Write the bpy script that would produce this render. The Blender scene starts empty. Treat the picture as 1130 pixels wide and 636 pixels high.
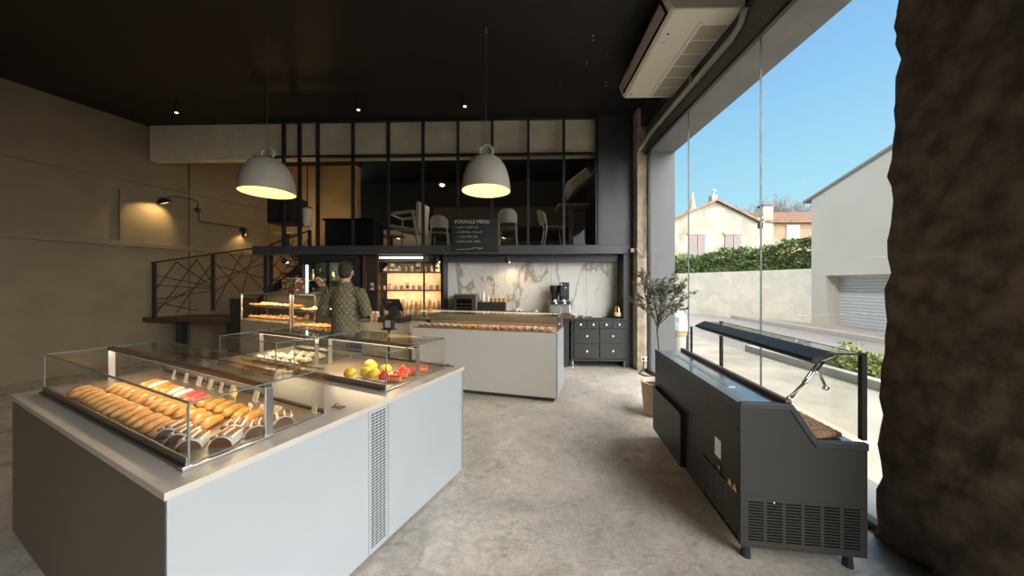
import bpy, bmesh, math, random
from mathutils import Vector, Matrix
R = math.radians
PI = math.pi
rnd = random.Random(7)
S = bpy.context.scene
C = S.collection

# ------------------------------------------------------------------ materials
def mat(name, col, rough=.5, metal=0., emit=None, es=1., noise=0., nscale=8., bump=0., bscale=60., spec=.5, coat=0., col2=None, dist=.0):
    m = bpy.data.materials.new(name); m.use_nodes = True
    nt = m.node_tree; b = nt.nodes['Principled BSDF']
    b.inputs['Base Color'].default_value = (*col, 1)
    b.inputs['Roughness'].default_value = rough
    b.inputs['Metallic'].default_value = metal
    b.inputs['Specular IOR Level'].default_value = spec
    b.inputs['Coat Weight'].default_value = coat
    if emit:
        b.inputs['Emission Color'].default_value = (*emit, 1); b.inputs['Emission Strength'].default_value = es
    tc = nt.nodes.new('ShaderNodeTexCoord')
    if noise or col2:
        n = nt.nodes.new('ShaderNodeTexNoise'); n.inputs['Scale'].default_value = nscale; n.inputs['Detail'].default_value = 5
        n.inputs['Distortion'].default_value = dist
        nt.links.new(tc.outputs['Object'], n.inputs['Vector'])
        r = nt.nodes.new('ShaderNodeValToRGB'); e = r.color_ramp.elements
        c2 = col2 or tuple(max(0, c*(1-noise)) for c in col)
        c1 = col if col2 else tuple(min(1, c*(1+noise*.6)) for c in col)
        e[0].position = .35; e[0].color = (*c2, 1); e[1].position = .65; e[1].color = (*c1, 1)
        nt.links.new(n.outputs['Fac'], r.inputs['Fac']); nt.links.new(r.outputs['Color'], b.inputs['Base Color'])
    if bump:
        n2 = nt.nodes.new('ShaderNodeTexNoise'); n2.inputs['Scale'].default_value = bscale; n2.inputs['Detail'].default_value = 4
        nt.links.new(tc.outputs['Object'], n2.inputs['Vector'])
        bp = nt.nodes.new('ShaderNodeBump'); bp.inputs['Strength'].default_value = bump; bp.inputs['Distance'].default_value = .01
        nt.links.new(n2.outputs['Fac'], bp.inputs['Height']); nt.links.new(bp.outputs['Normal'], b.inputs['Normal'])
    return m

def glassmat(name, tint=(.96, .98, .97), refl=1.0, rough=0.0, ior=1.5):
    m = bpy.data.materials.new(name); m.use_nodes = True; nt = m.node_tree; nt.nodes.clear()
    o = nt.nodes.new('ShaderNodeOutputMaterial'); mx = nt.nodes.new('ShaderNodeMixShader')
    t = nt.nodes.new('ShaderNodeBsdfTransparent'); t.inputs[0].default_value = (*tint, 1)
    g = nt.nodes.new('ShaderNodeBsdfGlossy'); g.inputs['Roughness'].default_value = rough
    f = nt.nodes.new('ShaderNodeFresnel'); f.inputs[0].default_value = ior
    mu = nt.nodes.new('ShaderNodeMath'); mu.operation = 'MULTIPLY'; mu.inputs[1].default_value = refl
    ge = nt.nodes.new('ShaderNodeNewGeometry'); iv = nt.nodes.new('ShaderNodeMath'); iv.operation = 'SUBTRACT'; iv.inputs[0].default_value = 1
    nt.links.new(ge.outputs['Backfacing'], iv.inputs[1]); m2 = nt.nodes.new('ShaderNodeMath'); m2.operation = 'MULTIPLY'
    nt.links.new(f.outputs[0], mu.inputs[0]); nt.links.new(mu.outputs[0], m2.inputs[0]); nt.links.new(iv.outputs[0], m2.inputs[1]); nt.links.new(m2.outputs[0], mx.inputs[0])
    nt.links.new(t.outputs[0], mx.inputs[1]); nt.links.new(g.outputs[0], mx.inputs[2]); nt.links.new(mx.outputs[0], o.inputs[0])
    return m

def floor_mat():
    m = bpy.data.materials.new('polished_concrete'); m.use_nodes = True; nt = m.node_tree; b = nt.nodes['Principled BSDF']
    L = nt.links.new; tc = nt.nodes.new('ShaderNodeTexCoord')
    def noise(sc, det=8, dist=0., rough=.6):
        n = nt.nodes.new('ShaderNodeTexNoise'); n.inputs['Scale'].default_value = sc; n.inputs['Detail'].default_value = det
        n.inputs['Distortion'].default_value = dist; n.inputs['Roughness'].default_value = rough
        L(tc.outputs['Object'], n.inputs['Vector']); return n
    def ramp(src, p0, c0, p1, c1):
        r = nt.nodes.new('ShaderNodeValToRGB'); e = r.color_ramp.elements
        e[0].position = p0; e[0].color = (*c0, 1); e[1].position = p1; e[1].color = (*c1, 1); L(src, r.inputs['Fac']); return r
    def mix(mode, fac, a, bb):
        x = nt.nodes.new('ShaderNodeMix'); x.data_type = 'RGBA'; x.blend_type = mode
        if isinstance(fac, float): x.inputs['Factor'].default_value = fac
        else: L(fac, x.inputs['Factor'])
        L(a, x.inputs[6]); L(bb, x.inputs[7]); return x.outputs[2]
    a = ramp(noise(1.1, 6, .6).outputs['Fac'], .32, (.42, .375, .315), .68, (.74, .68, .59))
    c = ramp(noise(9, 10, 1.2, .7).outputs['Fac'], .35, (.62, .60, .58), .62, (1, 1, 1))
    d = ramp(noise(55, 6).outputs['Fac'], .3, (.72, .72, .72), .6, (1, 1, 1))
    k = mix('MULTIPLY', .8, a.outputs[0], c.outputs[0]); k = mix('MULTIPLY', .6, k, d.outputs[0])
    # worn smear lines
    w = nt.nodes.new('ShaderNodeTexNoise'); w.inputs['Scale'].default_value = 2.2; w.inputs['Detail'].default_value = 9; w.inputs['Distortion'].default_value = 2.0
    mp = nt.nodes.new('ShaderNodeMapping'); mp.inputs['Scale'].default_value = (1, 2.4, 1); L(tc.outputs['Object'], mp.inputs['Vector']); L(mp.outputs[0], w.inputs['Vector'])
    sb = nt.nodes.new('ShaderNodeMath'); sb.operation = 'SUBTRACT'; sb.inputs[1].default_value = .5; L(w.outputs['Fac'], sb.inputs[0])
    ab = nt.nodes.new('ShaderNodeMath'); ab.operation = 'ABSOLUTE'; L(sb.outputs[0], ab.inputs[0])
    v = ramp(ab.outputs[0], .0, (.62, .60, .57), .02, (1, 1, 1))
    k = mix('MULTIPLY', .55, k, v.outputs[0])
    L(k, b.inputs['Base Color'])
    rr = ramp(noise(3, 6).outputs['Fac'], .3, (.22,)*3, .7, (.42,)*3); L(rr.outputs[0], b.inputs['Roughness'])
    b.inputs['Specular IOR Level'].default_value = .6
    bp = nt.nodes.new('ShaderNodeBump'); bp.inputs['Strength'].default_value = .12; bp.inputs['Distance'].default_value = .01
    L(noise(30, 6).outputs['Fac'], bp.inputs['Height']); L(bp.outputs[0], b.inputs['Normal'])
    return m

def marble_mat():
    m = bpy.data.materials.new('veined_marble'); m.use_nodes = True; nt = m.node_tree; b = nt.nodes['Principled BSDF']
    L = nt.links.new; tc = nt.nodes.new('ShaderNodeTexCoord')
    def vein(sc, rot, width, dark, dist):
        mp = nt.nodes.new('ShaderNodeMapping'); mp.inputs['Rotation'].default_value = (0, rot, 0); mp.inputs['Scale'].default_value = (1, 1, .45)
        L(tc.outputs['Object'], mp.inputs['Vector'])
        w = nt.nodes.new('ShaderNodeTexNoise'); w.inputs['Scale'].default_value = sc; w.inputs['Detail'].default_value = 7; w.inputs['Distortion'].default_value = dist
        L(mp.outputs[0], w.inputs['Vector'])
        s = nt.nodes.new('ShaderNodeMath'); s.operation = 'SUBTRACT'; s.inputs[1].default_value = .5; L(w.outputs['Fac'], s.inputs[0])
        a = nt.nodes.new('ShaderNodeMath'); a.operation = 'ABSOLUTE'; L(s.outputs[0], a.inputs[0])
        r = nt.nodes.new('ShaderNodeValToRGB'); e = r.color_ramp.elements
        e[0].position = 0; e[0].color = (*dark, 1); e[1].position = width; e[1].color = (1, 1, 1, 1); L(a.outputs[0], r.inputs['Fac']); return r.outputs[0]
    base = nt.nodes.new('ShaderNodeRGB'); base.outputs[0].default_value = (.68, .665, .625, 1)
    cur = base.outputs[0]
    for args, f in (((1.0, .85, .014, (.44, .38, .30), .5), .9), ((1.9, -.6, .010, (.66, .62, .56), .5), .6), ((.9, .5, .16, (.90, .89, .87), .4), .8)):
        x = nt.nodes.new('ShaderNodeMix'); x.data_type = 'RGBA'; x.blend_type = 'MULTIPLY'; x.inputs['Factor'].default_value = f
        L(cur, x.inputs[6]); L(vein(*args), x.inputs[7]); cur = x.outputs[2]
    L(cur, b.inputs['Base Color']); b.inputs['Roughness'].default_value = .25
    return m

def quilt_mat():
    m = bpy.data.materials.new('quilted_olive_cloth'); m.use_nodes = True; nt = m.node_tree; b = nt.nodes['Principled BSDF']; L = nt.links.new
    b.inputs['Roughness'].default_value = .75; b.inputs['Base Color'].default_value = (.105, .095, .045, 1)
    tc = nt.nodes.new('ShaderNodeTexCoord'); sp = nt.nodes.new('ShaderNodeSeparateXYZ'); L(tc.outputs['Object'], sp.inputs[0])
    def mth(op, a, c):
        n = nt.nodes.new('ShaderNodeMath'); n.operation = op
        for i, q in enumerate((a, c)):
            if q is None: continue
            if isinstance(q, (int, float)): n.inputs[i].default_value = q
            else: L(q, n.inputs[i])
        return n.outputs[0]
    zz = mth('MULTIPLY', sp.outputs[2], .62)
    p = mth('ABSOLUTE', mth('SINE', mth('MULTIPLY', mth('ADD', sp.outputs[0], zz), 62), None), None)
    q = mth('ABSOLUTE', mth('SINE', mth('MULTIPLY', mth('SUBTRACT', sp.outputs[0], zz), 62), None), None)
    h = mth('POWER', mth('MINIMUM', p, q), .45)
    bp = nt.nodes.new('ShaderNodeBump'); bp.inputs['Strength'].default_value = .9; bp.inputs['Distance'].default_value = .02
    L(h, bp.inputs['Height']); L(bp.outputs[0], b.inputs['Normal'])
    r = nt.nodes.new('ShaderNodeValToRGB'); e = r.color_ramp.elements; e[0].position = .2; e[0].color = (.10, .088, .047, 1); e[1].position = .75; e[1].color = (.165, .145, .078, 1)
    L(h, r.inputs['Fac']); L(r.outputs[0], b.inputs['Base Color'])
    return m

M = dict(
    white=mat('white_laminate', (.33, .35, .37), .38, noise=.03, nscale=2), top=mat('pale_worktop', (.46, .41, .36), .32, noise=.05, nscale=5),
    shadepanel=mat('shaded_end_panel', (.12, .085, .06), .5), plinth=mat('dark_plinth', (.05, .05, .055), .5),
    cream=mat('cream_plaster', (.23, .19, .12), .8, noise=.10, nscale=2.5, bump=.15), beam=mat('whitewashed_beam', (.74, .67, .51), .75, noise=.12, nscale=3, bump=.3, bscale=20),
    black=mat('black_steel', (.022, .022, .026), .45), ceil=mat('black_brown_ceiling', (.013, .011, .010), .55, noise=.25, nscale=1.2),
    slate=mat('slate_black_paint', (.045, .050, .058), .42, noise=.15, nscale=3), ventg=mat('lighter_grey_slat', (.09, .088, .085), .5), dgrey=mat('charcoal_powder_coat', (.031, .029, .026), .45, spec=.3),
    concrete=mat('raw_concrete', (.52, .43, .31), .85, noise=.25, nscale=6, bump=.5, bscale=30), grey=mat('grey_render', (.20, .20, .20), .75, noise=.08, nscale=4),
    dkwall=mat('dark_wall_paint', (.030, .028, .027), .7), darkwood=mat('dark_red_wood', (.10, .045, .03), .4, noise=.3, nscale=4),
    steel=mat('brushed_steel', (.55, .54, .52), .28, 1.), chrome=mat('chrome', (.8, .8, .8), .1, 1.), bronze=mat('brushed_dark_bronze', (.26, .22, .18), .35, .9),
    lampgrey=mat('matte_grey_lamp', (.38, .35, .29), .55), lampin=mat('lamp_inner_white', (.85, .78, .6), .6),
    bulb=mat('warm_bulb', (1, .9, .6), .5, emit=(1, .78, .36), es=2.2), strip=mat('warm_led_strip', (1, .9, .7), .5, emit=(1, .78, .45), es=7),
    strip2=mat('warm_case_led', (1, .9, .7), .5, emit=(1, .80, .52), es=2.5),
    cool=mat('cool_led_strip', (1, 1, 1), .5, emit=(.85, 1, .95), es=3), spotm=mat('spot_lens', (1, 1, 1), .5, emit=(1, .85, .6), es=6),
    glass=glassmat('clear_glass'), caseglass=glassmat('display_glass', (.95, .96, .95), 1.0), edge=mat('glass_edge', (.16, .20, .19), .2, spec=.6), joint=mat('dark_glass_joint', (.05, .06, .065), .4), cwarm=mat('warm_lit_laminate', (.50, .45, .36), .45),  # counter laminate's cream tone is warm light put into its colour
    mezz=glassmat('smoky_interior_glass', (.80, .80, .80), .7), win=glassmat('shopfront_glass', (.98, .985, .985), .3),
    marble=marble_mat(), floor=floor_mat(), mable=None,
    shelfback=mat('lit_shelf_backing', (.62, .52, .38), .7, noise=.12, nscale=8), rust=mat('rust_steel', (.10, .04, .025), .5),
    acw=mat('cream_plastic', (.70, .66, .56), .4), acg=mat('beige_grille_plastic', (.36, .33, .27), .5), acd=mat('dark_gap', (.004, .004, .004), .8, spec=.1), acp=mat('pinkish_louvre', (.42, .34, .28), .45),
    pipe=mat('grey_white_pipe', (.52, .51, .49), .4), stone=mat('rough_rubble_stone', (.13, .10, .075), .95, noise=.45, nscale=9, bump=1., bscale=14),
    stucco=mat('pale_stucco', (.72, .64, .52), .9, noise=.12, nscale=1.3, bump=.2, dist=1.2), hstucco=mat('weathered_stucco', (.38, .345, .27), .9, noise=.32, nscale=.55, bump=.2, dist=.8), white_ext=mat('white_grey_render', (.56, .50, .43), .85, noise=.04, nscale=.6),
    shutterm=mat('white_roller_slats', (.52, .52, .51), .6), ochre=mat('ochre_stucco', (.34, .24, .14), .9, noise=.15, nscale=.8),
    tile=mat('terracotta_tiles', (.27, .16, .105), .85, noise=.3, nscale=3), woodsh=mat('weathered_shutter', (.28, .23, .21), .8, noise=.1),
    asphalt=mat('pale_asphalt', (.31, .275, .24), .9, noise=.12, nscale=3), pave=mat('sandy_pavement', (.40, .345, .265), .85, noise=.2, nscale=1.6, bump=.2),
    kerb=mat('pale_kerb', (.48, .45, .40), .8), pinkk=mat('pinkish_kerb', (.50, .41, .37), .8), soil=mat('dark_soil', (.05, .035, .025), .95, bump=.6),
    leaf=mat('dark_green_leaf', (.15, .21, .07), .6, noise=.5, nscale=3), leaf2=mat('yellow_green_leaf', (.33, .38, .10), .6, noise=.4, nscale=6),
    olive=mat('olive_leaf', (.24, .24, .17), .5, noise=.45, nscale=14), bark=mat('grey_bark', (.17, .14, .11), .85, noise=.3, nscale=20), bare=mat('bare_twig', (.25, .22, .21), .9),
    pot=mat('beige_ribbed_clay', (.56, .45, .33), .8, noise=.08, nscale=12),
    drawer=mat('charcoal_green_paint', (.024, .026, .024), .45), knob=mat('pale_metal_knob', (.72, .70, .64), .25, .8),
    hair=mat('dark_brown_hair', (.030, .018, .012), .6, bump=.8, bscale=120), skin=mat('skin', (.50, .29, .19), .55), quilt=quilt_mat(), trouser=mat('dark_trousers', (.03, .03, .04), .8),
    apron=mat('olive_brown_shirt', (.09, .08, .05), .8), shoe=mat('dark_leather', (.03, .02, .015), .4),
    pastry=mat('golden_pastry', (.56, .27, .07), .5, noise=.35, nscale=30, bump=.4, bscale=80), glaze=mat('caramel_glaze', (.58, .28, .07), .25, noise=.2, nscale=25),
    choc=mat('chocolate', (.09, .035, .015), .25), cream2=mat('whipped_cream', (.85, .78, .62), .55), raspb=mat('raspberry_icing', (.55, .06, .10), .35),
    brownp=mat('browned_pastry', (.50, .25, .11), .45, noise=.4, nscale=40, bump=.4), paper=mat('grey_white_paper', (.52, .49, .45), .7), nut=mat('pecan_stripes', (.35, .14, .06), .45, noise=.6, nscale=60),
    lemon=mat('lemon_yellow_glaze', (.85, .52, .03), .25, noise=.1, nscale=40), strawb=mat('strawberry_red_glaze', (.62, .04, .03), .2), orange=mat('coral_orange_cake', (.80, .25, .12), .4, noise=.3, nscale=30), apricot=mat('apricot_dome', (.75, .42, .12), .35),
    card=mat('cream_price_card', (.62, .56, .44), .6), yellowc=mat('yellow_round_card', (.85, .70, .22), .5), ink=mat('grey_ink', (.15, .13, .12), .7),
    tray=mat('display_tray', (.36, .28, .20), .3, .4), chalk=mat('chalk', (.55, .55, .52), .9), slateb=mat('chalkboard_black', (.012, .014, .014), .55),
    mezwhite=mat('pale_chair_shell', (.66, .60, .48), .5), mezwood=mat('pale_wood', (.42, .33, .22), .5), tabletop=mat('pale_tabletop', (.75, .60, .48), .3),
    wall_tan=mat('tan_stair_wall', (.48, .34, .18), .8, noise=.1, nscale=2), jarred=mat('mixed_jar_contents', (.35, .16, .07), .4, noise=.7, nscale=40, col2=(.75, .6, .4)),
    bottle=mat('amber_bottle', (.42, .22, .07), .2), jar=mat('caramel_jar', (.50, .30, .13), .3), packs=mat('cream_packet', (.68, .54, .36), .6), stickw=mat('white_sticker', (.75, .75, .75), .5), warn=mat('yellow_sticker', (.75, .52, .12), .5),
    skysteel=mat('sky_tinted_steel', (.38, .44, .52), .18, .85), brail=mat('dark_brown_rail', (.11, .055, .035), .3), fgreen=mat('fridge_interior_green_grey', (.16, .18, .13), .5),  # steel's blue is reflected sky light put into its base colour
    bag=mat('white_plastic_bag', (.52, .54, .57), .35), binbrown=mat('ochre_band', (.50, .34, .16), .5), binglass=mat('pale_bag_contents', (.40, .39, .35), .5), jambg=mat('grey_jamb_paint', (.115, .12, .118), .7), gold=mat('gold_metal', (.62, .45, .16), .25, 1.), patt=mat('dark_green_patterned_box', (.05, .07, .03), .5, noise=.9, nscale=22, col2=(.75, .62, .45)),
)
# patterned festive box: high-contrast blotches
nt = M['patt'].node_tree
for n in nt.nodes:
    if n.type == 'VALTORGB':
        n.color_ramp.interpolation = 'CONSTANT'; n.color_ramp.elements[0].position = 0; n.color_ramp.elements[1].position = .46
        e = n.color_ramp.elements.new(.56); e.color = (.32, .04, .03, 1)

# ------------------------------------------------------------------ mesh builder
class MB:
    def __init__(s, *mats): s.bm = bmesh.new(); s.mats = list(mats); s.mi = 0
    def _fin(s, vs, fs, T=None):
        bv = [s.bm.verts.new(T @ Vector(v) if T else Vector(v)) for v in vs]
        for f in fs:
            try: fc = s.bm.faces.new([bv[i] for i in f]); fc.material_index = s.mi
            except ValueError: pass
        return bv
    def box(s, x0, x1, y0, y1, z0, z1, T=None):
        vs = [(x0, y0, z0), (x1, y0, z0), (x1, y1, z0), (x0, y1, z0), (x0, y0, z1), (x1, y0, z1), (x1, y1, z1), (x0, y1, z1)]
        s._fin(vs, [(0, 3, 2, 1), (4, 5, 6, 7), (0, 1, 5, 4), (1, 2, 6, 5), (2, 3, 7, 6), (3, 0, 4, 7)], T); return s
    def prism(s, poly, a0, a1, axis='y', T=None):
        n = len(poly)
        def P(p, a): return {'y': (p[0], a, p[1]), 'x': (a, p[0], p[1]), 'z': (p[0], p[1], a)}[axis]
        vs = [P(p, a0) for p in poly] + [P(p, a1) for p in poly]
        s._fin(vs, [tuple(range(n-1, -1, -1)), tuple(range(n, 2*n))] + [(i, (i+1) % n, n+(i+1) % n, n+i) for i in range(n)], T); return s
    def lathe(s, prof, seg=24, c=(0, 0, 0), T=None, cap=True):
        vs = []; fs = []; n = len(prof)
        for k in range(seg):
            a = 2*PI*k/seg
            for r, z in prof: vs.append((c[0]+r*math.cos(a), c[1]+r*math.sin(a), c[2]+z))
        for k in range(seg):
            k2 = (k+1) % seg
            for i in range(n-1): fs.append((k*n+i, k2*n+i, k2*n+i+1, k*n+i+1))
        if cap:
            if prof[0][0] > 1e-5: fs.append(tuple(k*n for k in range(seg-1, -1, -1)))
            if prof[-1][0] > 1e-5: fs.append(tuple(k*n+n-1 for k in range(seg)))
        s._fin(vs, fs, T); return s
    def tube(s, pts, r, seg=8, T=None, cap=True):
        pts = [Vector(p) for p in pts]; n = len(pts); rr = r if isinstance(r, (list, tuple)) else [r]*n
        vs = []; fs = []; up = None
        for i, p in enumerate(pts):
            d = (pts[min(i+1, n-1)]-pts[max(i-1, 0)]).normalized()
            if up is None: up = Vector((0, 0, 1)) if abs(d.z) < .9 else Vector((1, 0, 0))
            x = d.cross(up).normalized(); up = x.cross(d).normalized()
            q = rr[i]; qa, qb = q if isinstance(q, tuple) else (q, q)
            for k in range(seg):
                a = 2*PI*k/seg; vs.append(tuple(p + x*math.cos(a)*qa + up*math.sin(a)*qb))
        for i in range(n-1):
            for k in range(seg):
                k2 = (k+1) % seg; fs.append((i*seg+k, i*seg+k2, (i+1)*seg+k2, (i+1)*seg+k))
        if cap: fs.append(tuple(range(seg-1, -1, -1))); fs.append(tuple((n-1)*seg+k for k in range(seg)))
        s._fin(vs, fs, T); return s
    def ball(s, c, r, seg=14, ring=9, T=None):
        rx, ry, rz = r if isinstance(r, tuple) else (r, r, r)
        vs = [(c[0], c[1], c[2]-rz)]; fs = []
        for i in range(1, ring):
            a = -PI/2+PI*i/ring
            for k in range(seg):
                b = 2*PI*k/seg; vs.append((c[0]+rx*math.cos(a)*math.cos(b), c[1]+ry*math.cos(a)*math.sin(b), c[2]+rz*math.sin(a)))
        vs.append((c[0], c[1], c[2]+rz)); t = len(vs)-1
        for k in range(seg):
            k2 = (k+1) % seg; fs.append((0, 1+k2, 1+k)); fs.append((t, t-seg+k, t-seg+k2))
            for i in range(ring-2): fs.append((1+i*seg+k, 1+i*seg+k2, 1+(i+1)*seg+k2, 1+(i+1)*seg+k))
        s._fin(vs, fs, T); return s
    def leafq(s, p, d, L, W):
        d = Vector(d).normalized(); u = d.cross(Vector((rnd.uniform(-1, 1), rnd.uniform(-1, 1), rnd.uniform(-1, 1))))
        u = u.normalized()*W*.5; p = Vector(p); nn = d.cross(u).normalized()*W*.15
        s._fin([tuple(p), tuple(p+d*L*.5+u+nn), tuple(p+d*L), tuple(p+d*L*.5-u+nn)], [(0, 1, 2, 3)])
    def build(s, name, parent=None, smooth=False, bevel=0., loc=None, rot=None, bseg=2):
        bmesh.ops.recalc_face_normals(s.bm, faces=s.bm.faces)
        me = bpy.data.meshes.new(name); s.bm.to_mesh(me); s.bm.free()
        for m in s.mats: me.materials.append(m)
        o = bpy.data.objects.new(name, me); C.objects.link(o)
        if smooth:
            for p in me.polygons: p.use_smooth = True
            if smooth != 'all':
                try: me.set_sharp_from_angle(angle=R(38))
                except Exception: pass
        if bevel:
            b = o.modifiers.new('bevel', 'BEVEL'); b.width = bevel; b.segments = bseg; b.limit_method = 'ANGLE'; b.angle_limit = R(40)
        if parent: o.parent = parent
        if loc: o.location = loc
        if rot: o.rotation_euler = rot
        return o

def tag(o, label=None, cat=None, group=None, kind=None):
    if label: o['label'] = label
    if cat: o['category'] = cat
    if group: o['group'] = group
    if kind: o['kind'] = kind
    return o
def thing(name, label, cat, loc=(0, 0, 0), rotz=0., group=None):
    o = bpy.data.objects.new(name, None); C.objects.link(o); o.location = loc; o.rotation_euler = (0, 0, rotz); o.empty_display_size = .1
    return tag(o, label, cat, group)
def st(o): o['kind'] = 'structure'; return o
KIDS = {}
def dup(root, loc, rotz=0., label=None, group=None, scale=None, rx=0.):
    c = root.copy(); C.objects.link(c); c.location = loc; c.rotation_euler = (rx, 0, rotz)
    if label: c['label'] = label
    if group: c['group'] = group
    if scale: c.scale = (scale,)*3
    for ch in list(root.children):
        d = ch.copy(); C.objects.link(d); d.parent = c
        for g in list(ch.children):
            e = g.copy(); C.objects.link(e); e.parent = d
    return c
ORD = ['first', 'second', 'third', 'fourth', 'fifth', 'sixth', 'seventh', 'eighth', 'ninth', 'tenth', 'eleventh', 'twelfth', 'thirteenth', 'fourteenth', 'fifteenth', 'sixteenth', 'seventeenth', 'eighteenth', 'nineteenth', 'twentieth']
class Fr:
    def __init__(s, loc, deg): s.o = Vector(loc); s.a = -R(deg)
    def w(s, x, y, z=0.):
        c, q = math.cos(s.a), math.sin(s.a); return (s.o.x+c*x-q*y, s.o.y+q*x+c*y, s.o.z+z)
class Scatter:
    """places copies of a prototype: first call moves the prototype itself"""
    def __init__(s, proto): s.p = proto; s.first = True
    def put(s, loc, rotz, label, group, scale=None):
        if s.first:
            s.first = False; s.p.location = loc; s.p.rotation_euler = (0, 0, rotz); s.p['label'] = label; s.p['group'] = group
            if scale: s.p.scale = (scale,)*3
            return s.p
        return dup(s.p, loc, rotz, label, group, scale)
def area(name, loc, size, power, col, rot=(0, 0, 0), spread=None):
    l = bpy.data.lights.new(name, 'AREA'); l.shape = 'RECTANGLE'; l.size, l.size_y = size; l.energy = power; l.color = col
    if spread: l.spread = R(spread)
    o = bpy.data.objects.new(name, l); C.objects.link(o); o.location = loc; o.rotation_euler = rot; return o
def point(name, loc, power, col, r=.05):
    l = bpy.data.lights.new(name, 'POINT'); l.energy = power; l.color = col; l.shadow_soft_size = r
    o = bpy.data.objects.new(name, l); C.objects.link(o); o.location = loc; return o
def spot(name, loc, power, col, direction, ang=90, r=.04):
    l = bpy.data.lights.new(name, 'SPOT'); l.energy = power; l.color = col; l.shadow_soft_size = r; l.spot_size = R(ang); l.spot_blend = .6
    o = bpy.data.objects.new(name, l); C.objects.link(o); o.location = loc; o.rotation_euler = Vector(direction).to_track_quat('-Z', 'Y').to_euler(); return o
WARM = (1, .72, .40)

# ================================================================== SETTING
CEIL = 4.52
st(MB(M['floor']).box(-11, 2.3, -5, 9.6, -.12, 0).build('floor'))
st(MB(M['ceil']).box(-11, 2.75, -5, 9.9, CEIL, CEIL+.35).build('ceiling'))
# angled left wall: passes (-7.2,5.8) and (-6.49,8)
lw = Fr((-6.47, 8.0, 0), 18.0)
st(MB(M['cream']).box(-.2, 0, -14, .1, 0, CEIL).build('wall_left', loc=lw.o, rot=(0, 0, lw.a)))
st(MB(M['cream']).box(0, .05, -14, 0, 2.18, 2.28).build('trim_1', loc=lw.o, rot=(0, 0, lw.a), bevel=.01))
st(MB(M['cream']).box(0, .035, -14, 0, 3.38, 3.44).build('trim_2', loc=lw.o, rot=(0, 0, lw.a), bevel=.01))
st(MB(M['cream']).box(0, .04, -1.62, -1.54, 0, CEIL).build('trim_3', loc=lw.o, rot=(0, 0, lw.a)))
st(MB(M['cream']).box(0, .05, -2.6, -2.54, 2.28, 3.2).build('trim_4', loc=lw.o, rot=(0, 0, lw.a)))
st(MB(M['wall_tan']).box(-6.6, -4.2, 8, 8.2, 0, CEIL).build('wall_back_left'))
st(MB(M['dkwall']).box(-11, 2.7, -5.2, -5, 0, CEIL).build('wall_behind'))
# lower back wall below mezzanine, dark
st(MB(M['dkwall']).box(-4.25, 2.3, 6.2, 6.4, 0, 2.06).build('wall_back'))
st(MB(M['dkwall']).box(-4.3, -4.2, 6.0, 8.0, 0, 2.06).build('wall_stair_side'))
mp_ = MB(M['marble'], M['grey'])
for k in range(5): mp_.box(-1.42+.668*k, -1.42+.668*k+.664, 6.12, 6.2, .86, 1.905)
st(mp_.build('trim_5'))
st(MB(M['slate']).box(-2.7, 2.0, 5.92, 6.2, 1.905, 2.06).build('trim_6'))
st(MB(M['slate']).box(-4.95, 2.02, 5.70, 5.80, 2.03, 2.19).build('trim_7', bevel=.006))
st(MB(M['dkwall']).box(-4.95, 2.3, 5.80, 9.6, 2.06, 2.16).build('mezzanine_floor'))
# mezzanine rear wall with pale bands
st(MB(M['dkwall']).box(-4.95, 2.3, 9.4, 9.6, 2.16, CEIL).build('wall_mezzanine'))
mb = MB(mat('olive_grey_panel', (.10, .09, .07), .6)); mb.box(-2.6, 1.9, 9.32, 9.4, 3.15, 3.75); mb.box(-2.6, 1.9, 9.32, 9.4, 2.2, 2.75); st(mb.build('trim_8'))
st(MB(M['slate']).box(1.36, 2.02, 5.72, 5.92, 2.19, CEIL).build('wall_pier_upper', bevel=.004))
st(MB(M['slate']).box(1.84, 2.02, 5.74, 6.15, 0, 2.03).build('wall_pier_lower'))
st(MB(M['dkwall']).box(1.9, 2.16, 5.92, 9.6, 2.06, CEIL).build('wall_mezzanine_side'))
st(MB(M['concrete']).box(2.0, 2.26, 5.52, 5.74, 0, CEIL).build('concrete_column', bevel=.01))
st(MB(M['jambg']).box(2.17, 2.63, 5.50, 6.4, 0, CEIL).build('wall_window_jamb'))
# beam
st(MB(M['beam']).box(-7.1, 1.36, 5.86, 6.02, 3.85, CEIL).build('ceiling_beam', bevel=.01))
# right wall lintel
lint = MB(M['grey']); lint.box(2.16, 2.63, -4, 5.6, 3.75, CEIL+.3); st(lint.build('wall_right'))
st(MB(M['slate']).box(2.06, 2.16, -4, 5.7, 4.2, CEIL).build('trim_9'))
st(MB(M['grey']).box(2.16, 2.63, -4, 5.5, -.12, .02).build('window_sill'))
st(MB(M['white_ext']).box(2.55, 2.75, -5.2, 6.6, CEIL+.0, CEIL+.5).build('wall_parapet'))
# window_1: frameless panes + black tracks
w = MB(M['black']); w.box(2.12, 2.16, -4, 5.5, 3.71, 3.75); w.box(2.13, 2.19, -4, 5.5, 0.02, .05); w.box(2.13, 2.17, 5.36, 5.42, 0, 3.75)
wf = st(w.build('window_1'))
for i, (a, b) in enumerate(((4.145, 5.36), (2.915, 4.135), (1.70, 2.905))):
    g = MB(M['win'], M['joint']); g.box(2.145, 2.155, a, b, .05, 3.72); g.mi = 1; g.box(2.142, 2.158, b, b+.003, .05, 3.72); g.build('window_pane', wf)
w2 = st(MB(M['black']).box(2.13, 2.19, .9, 1.0, 0, 3.75).build('added_window'))  # unseen glazed opening past the pier, added to let in more daylight
for a in (-.35, -1.6, -2.85): MB(M['win']).box(2.145, 2.155, a, a+1.24, .05, 3.72).build('window_pane', w2)
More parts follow.
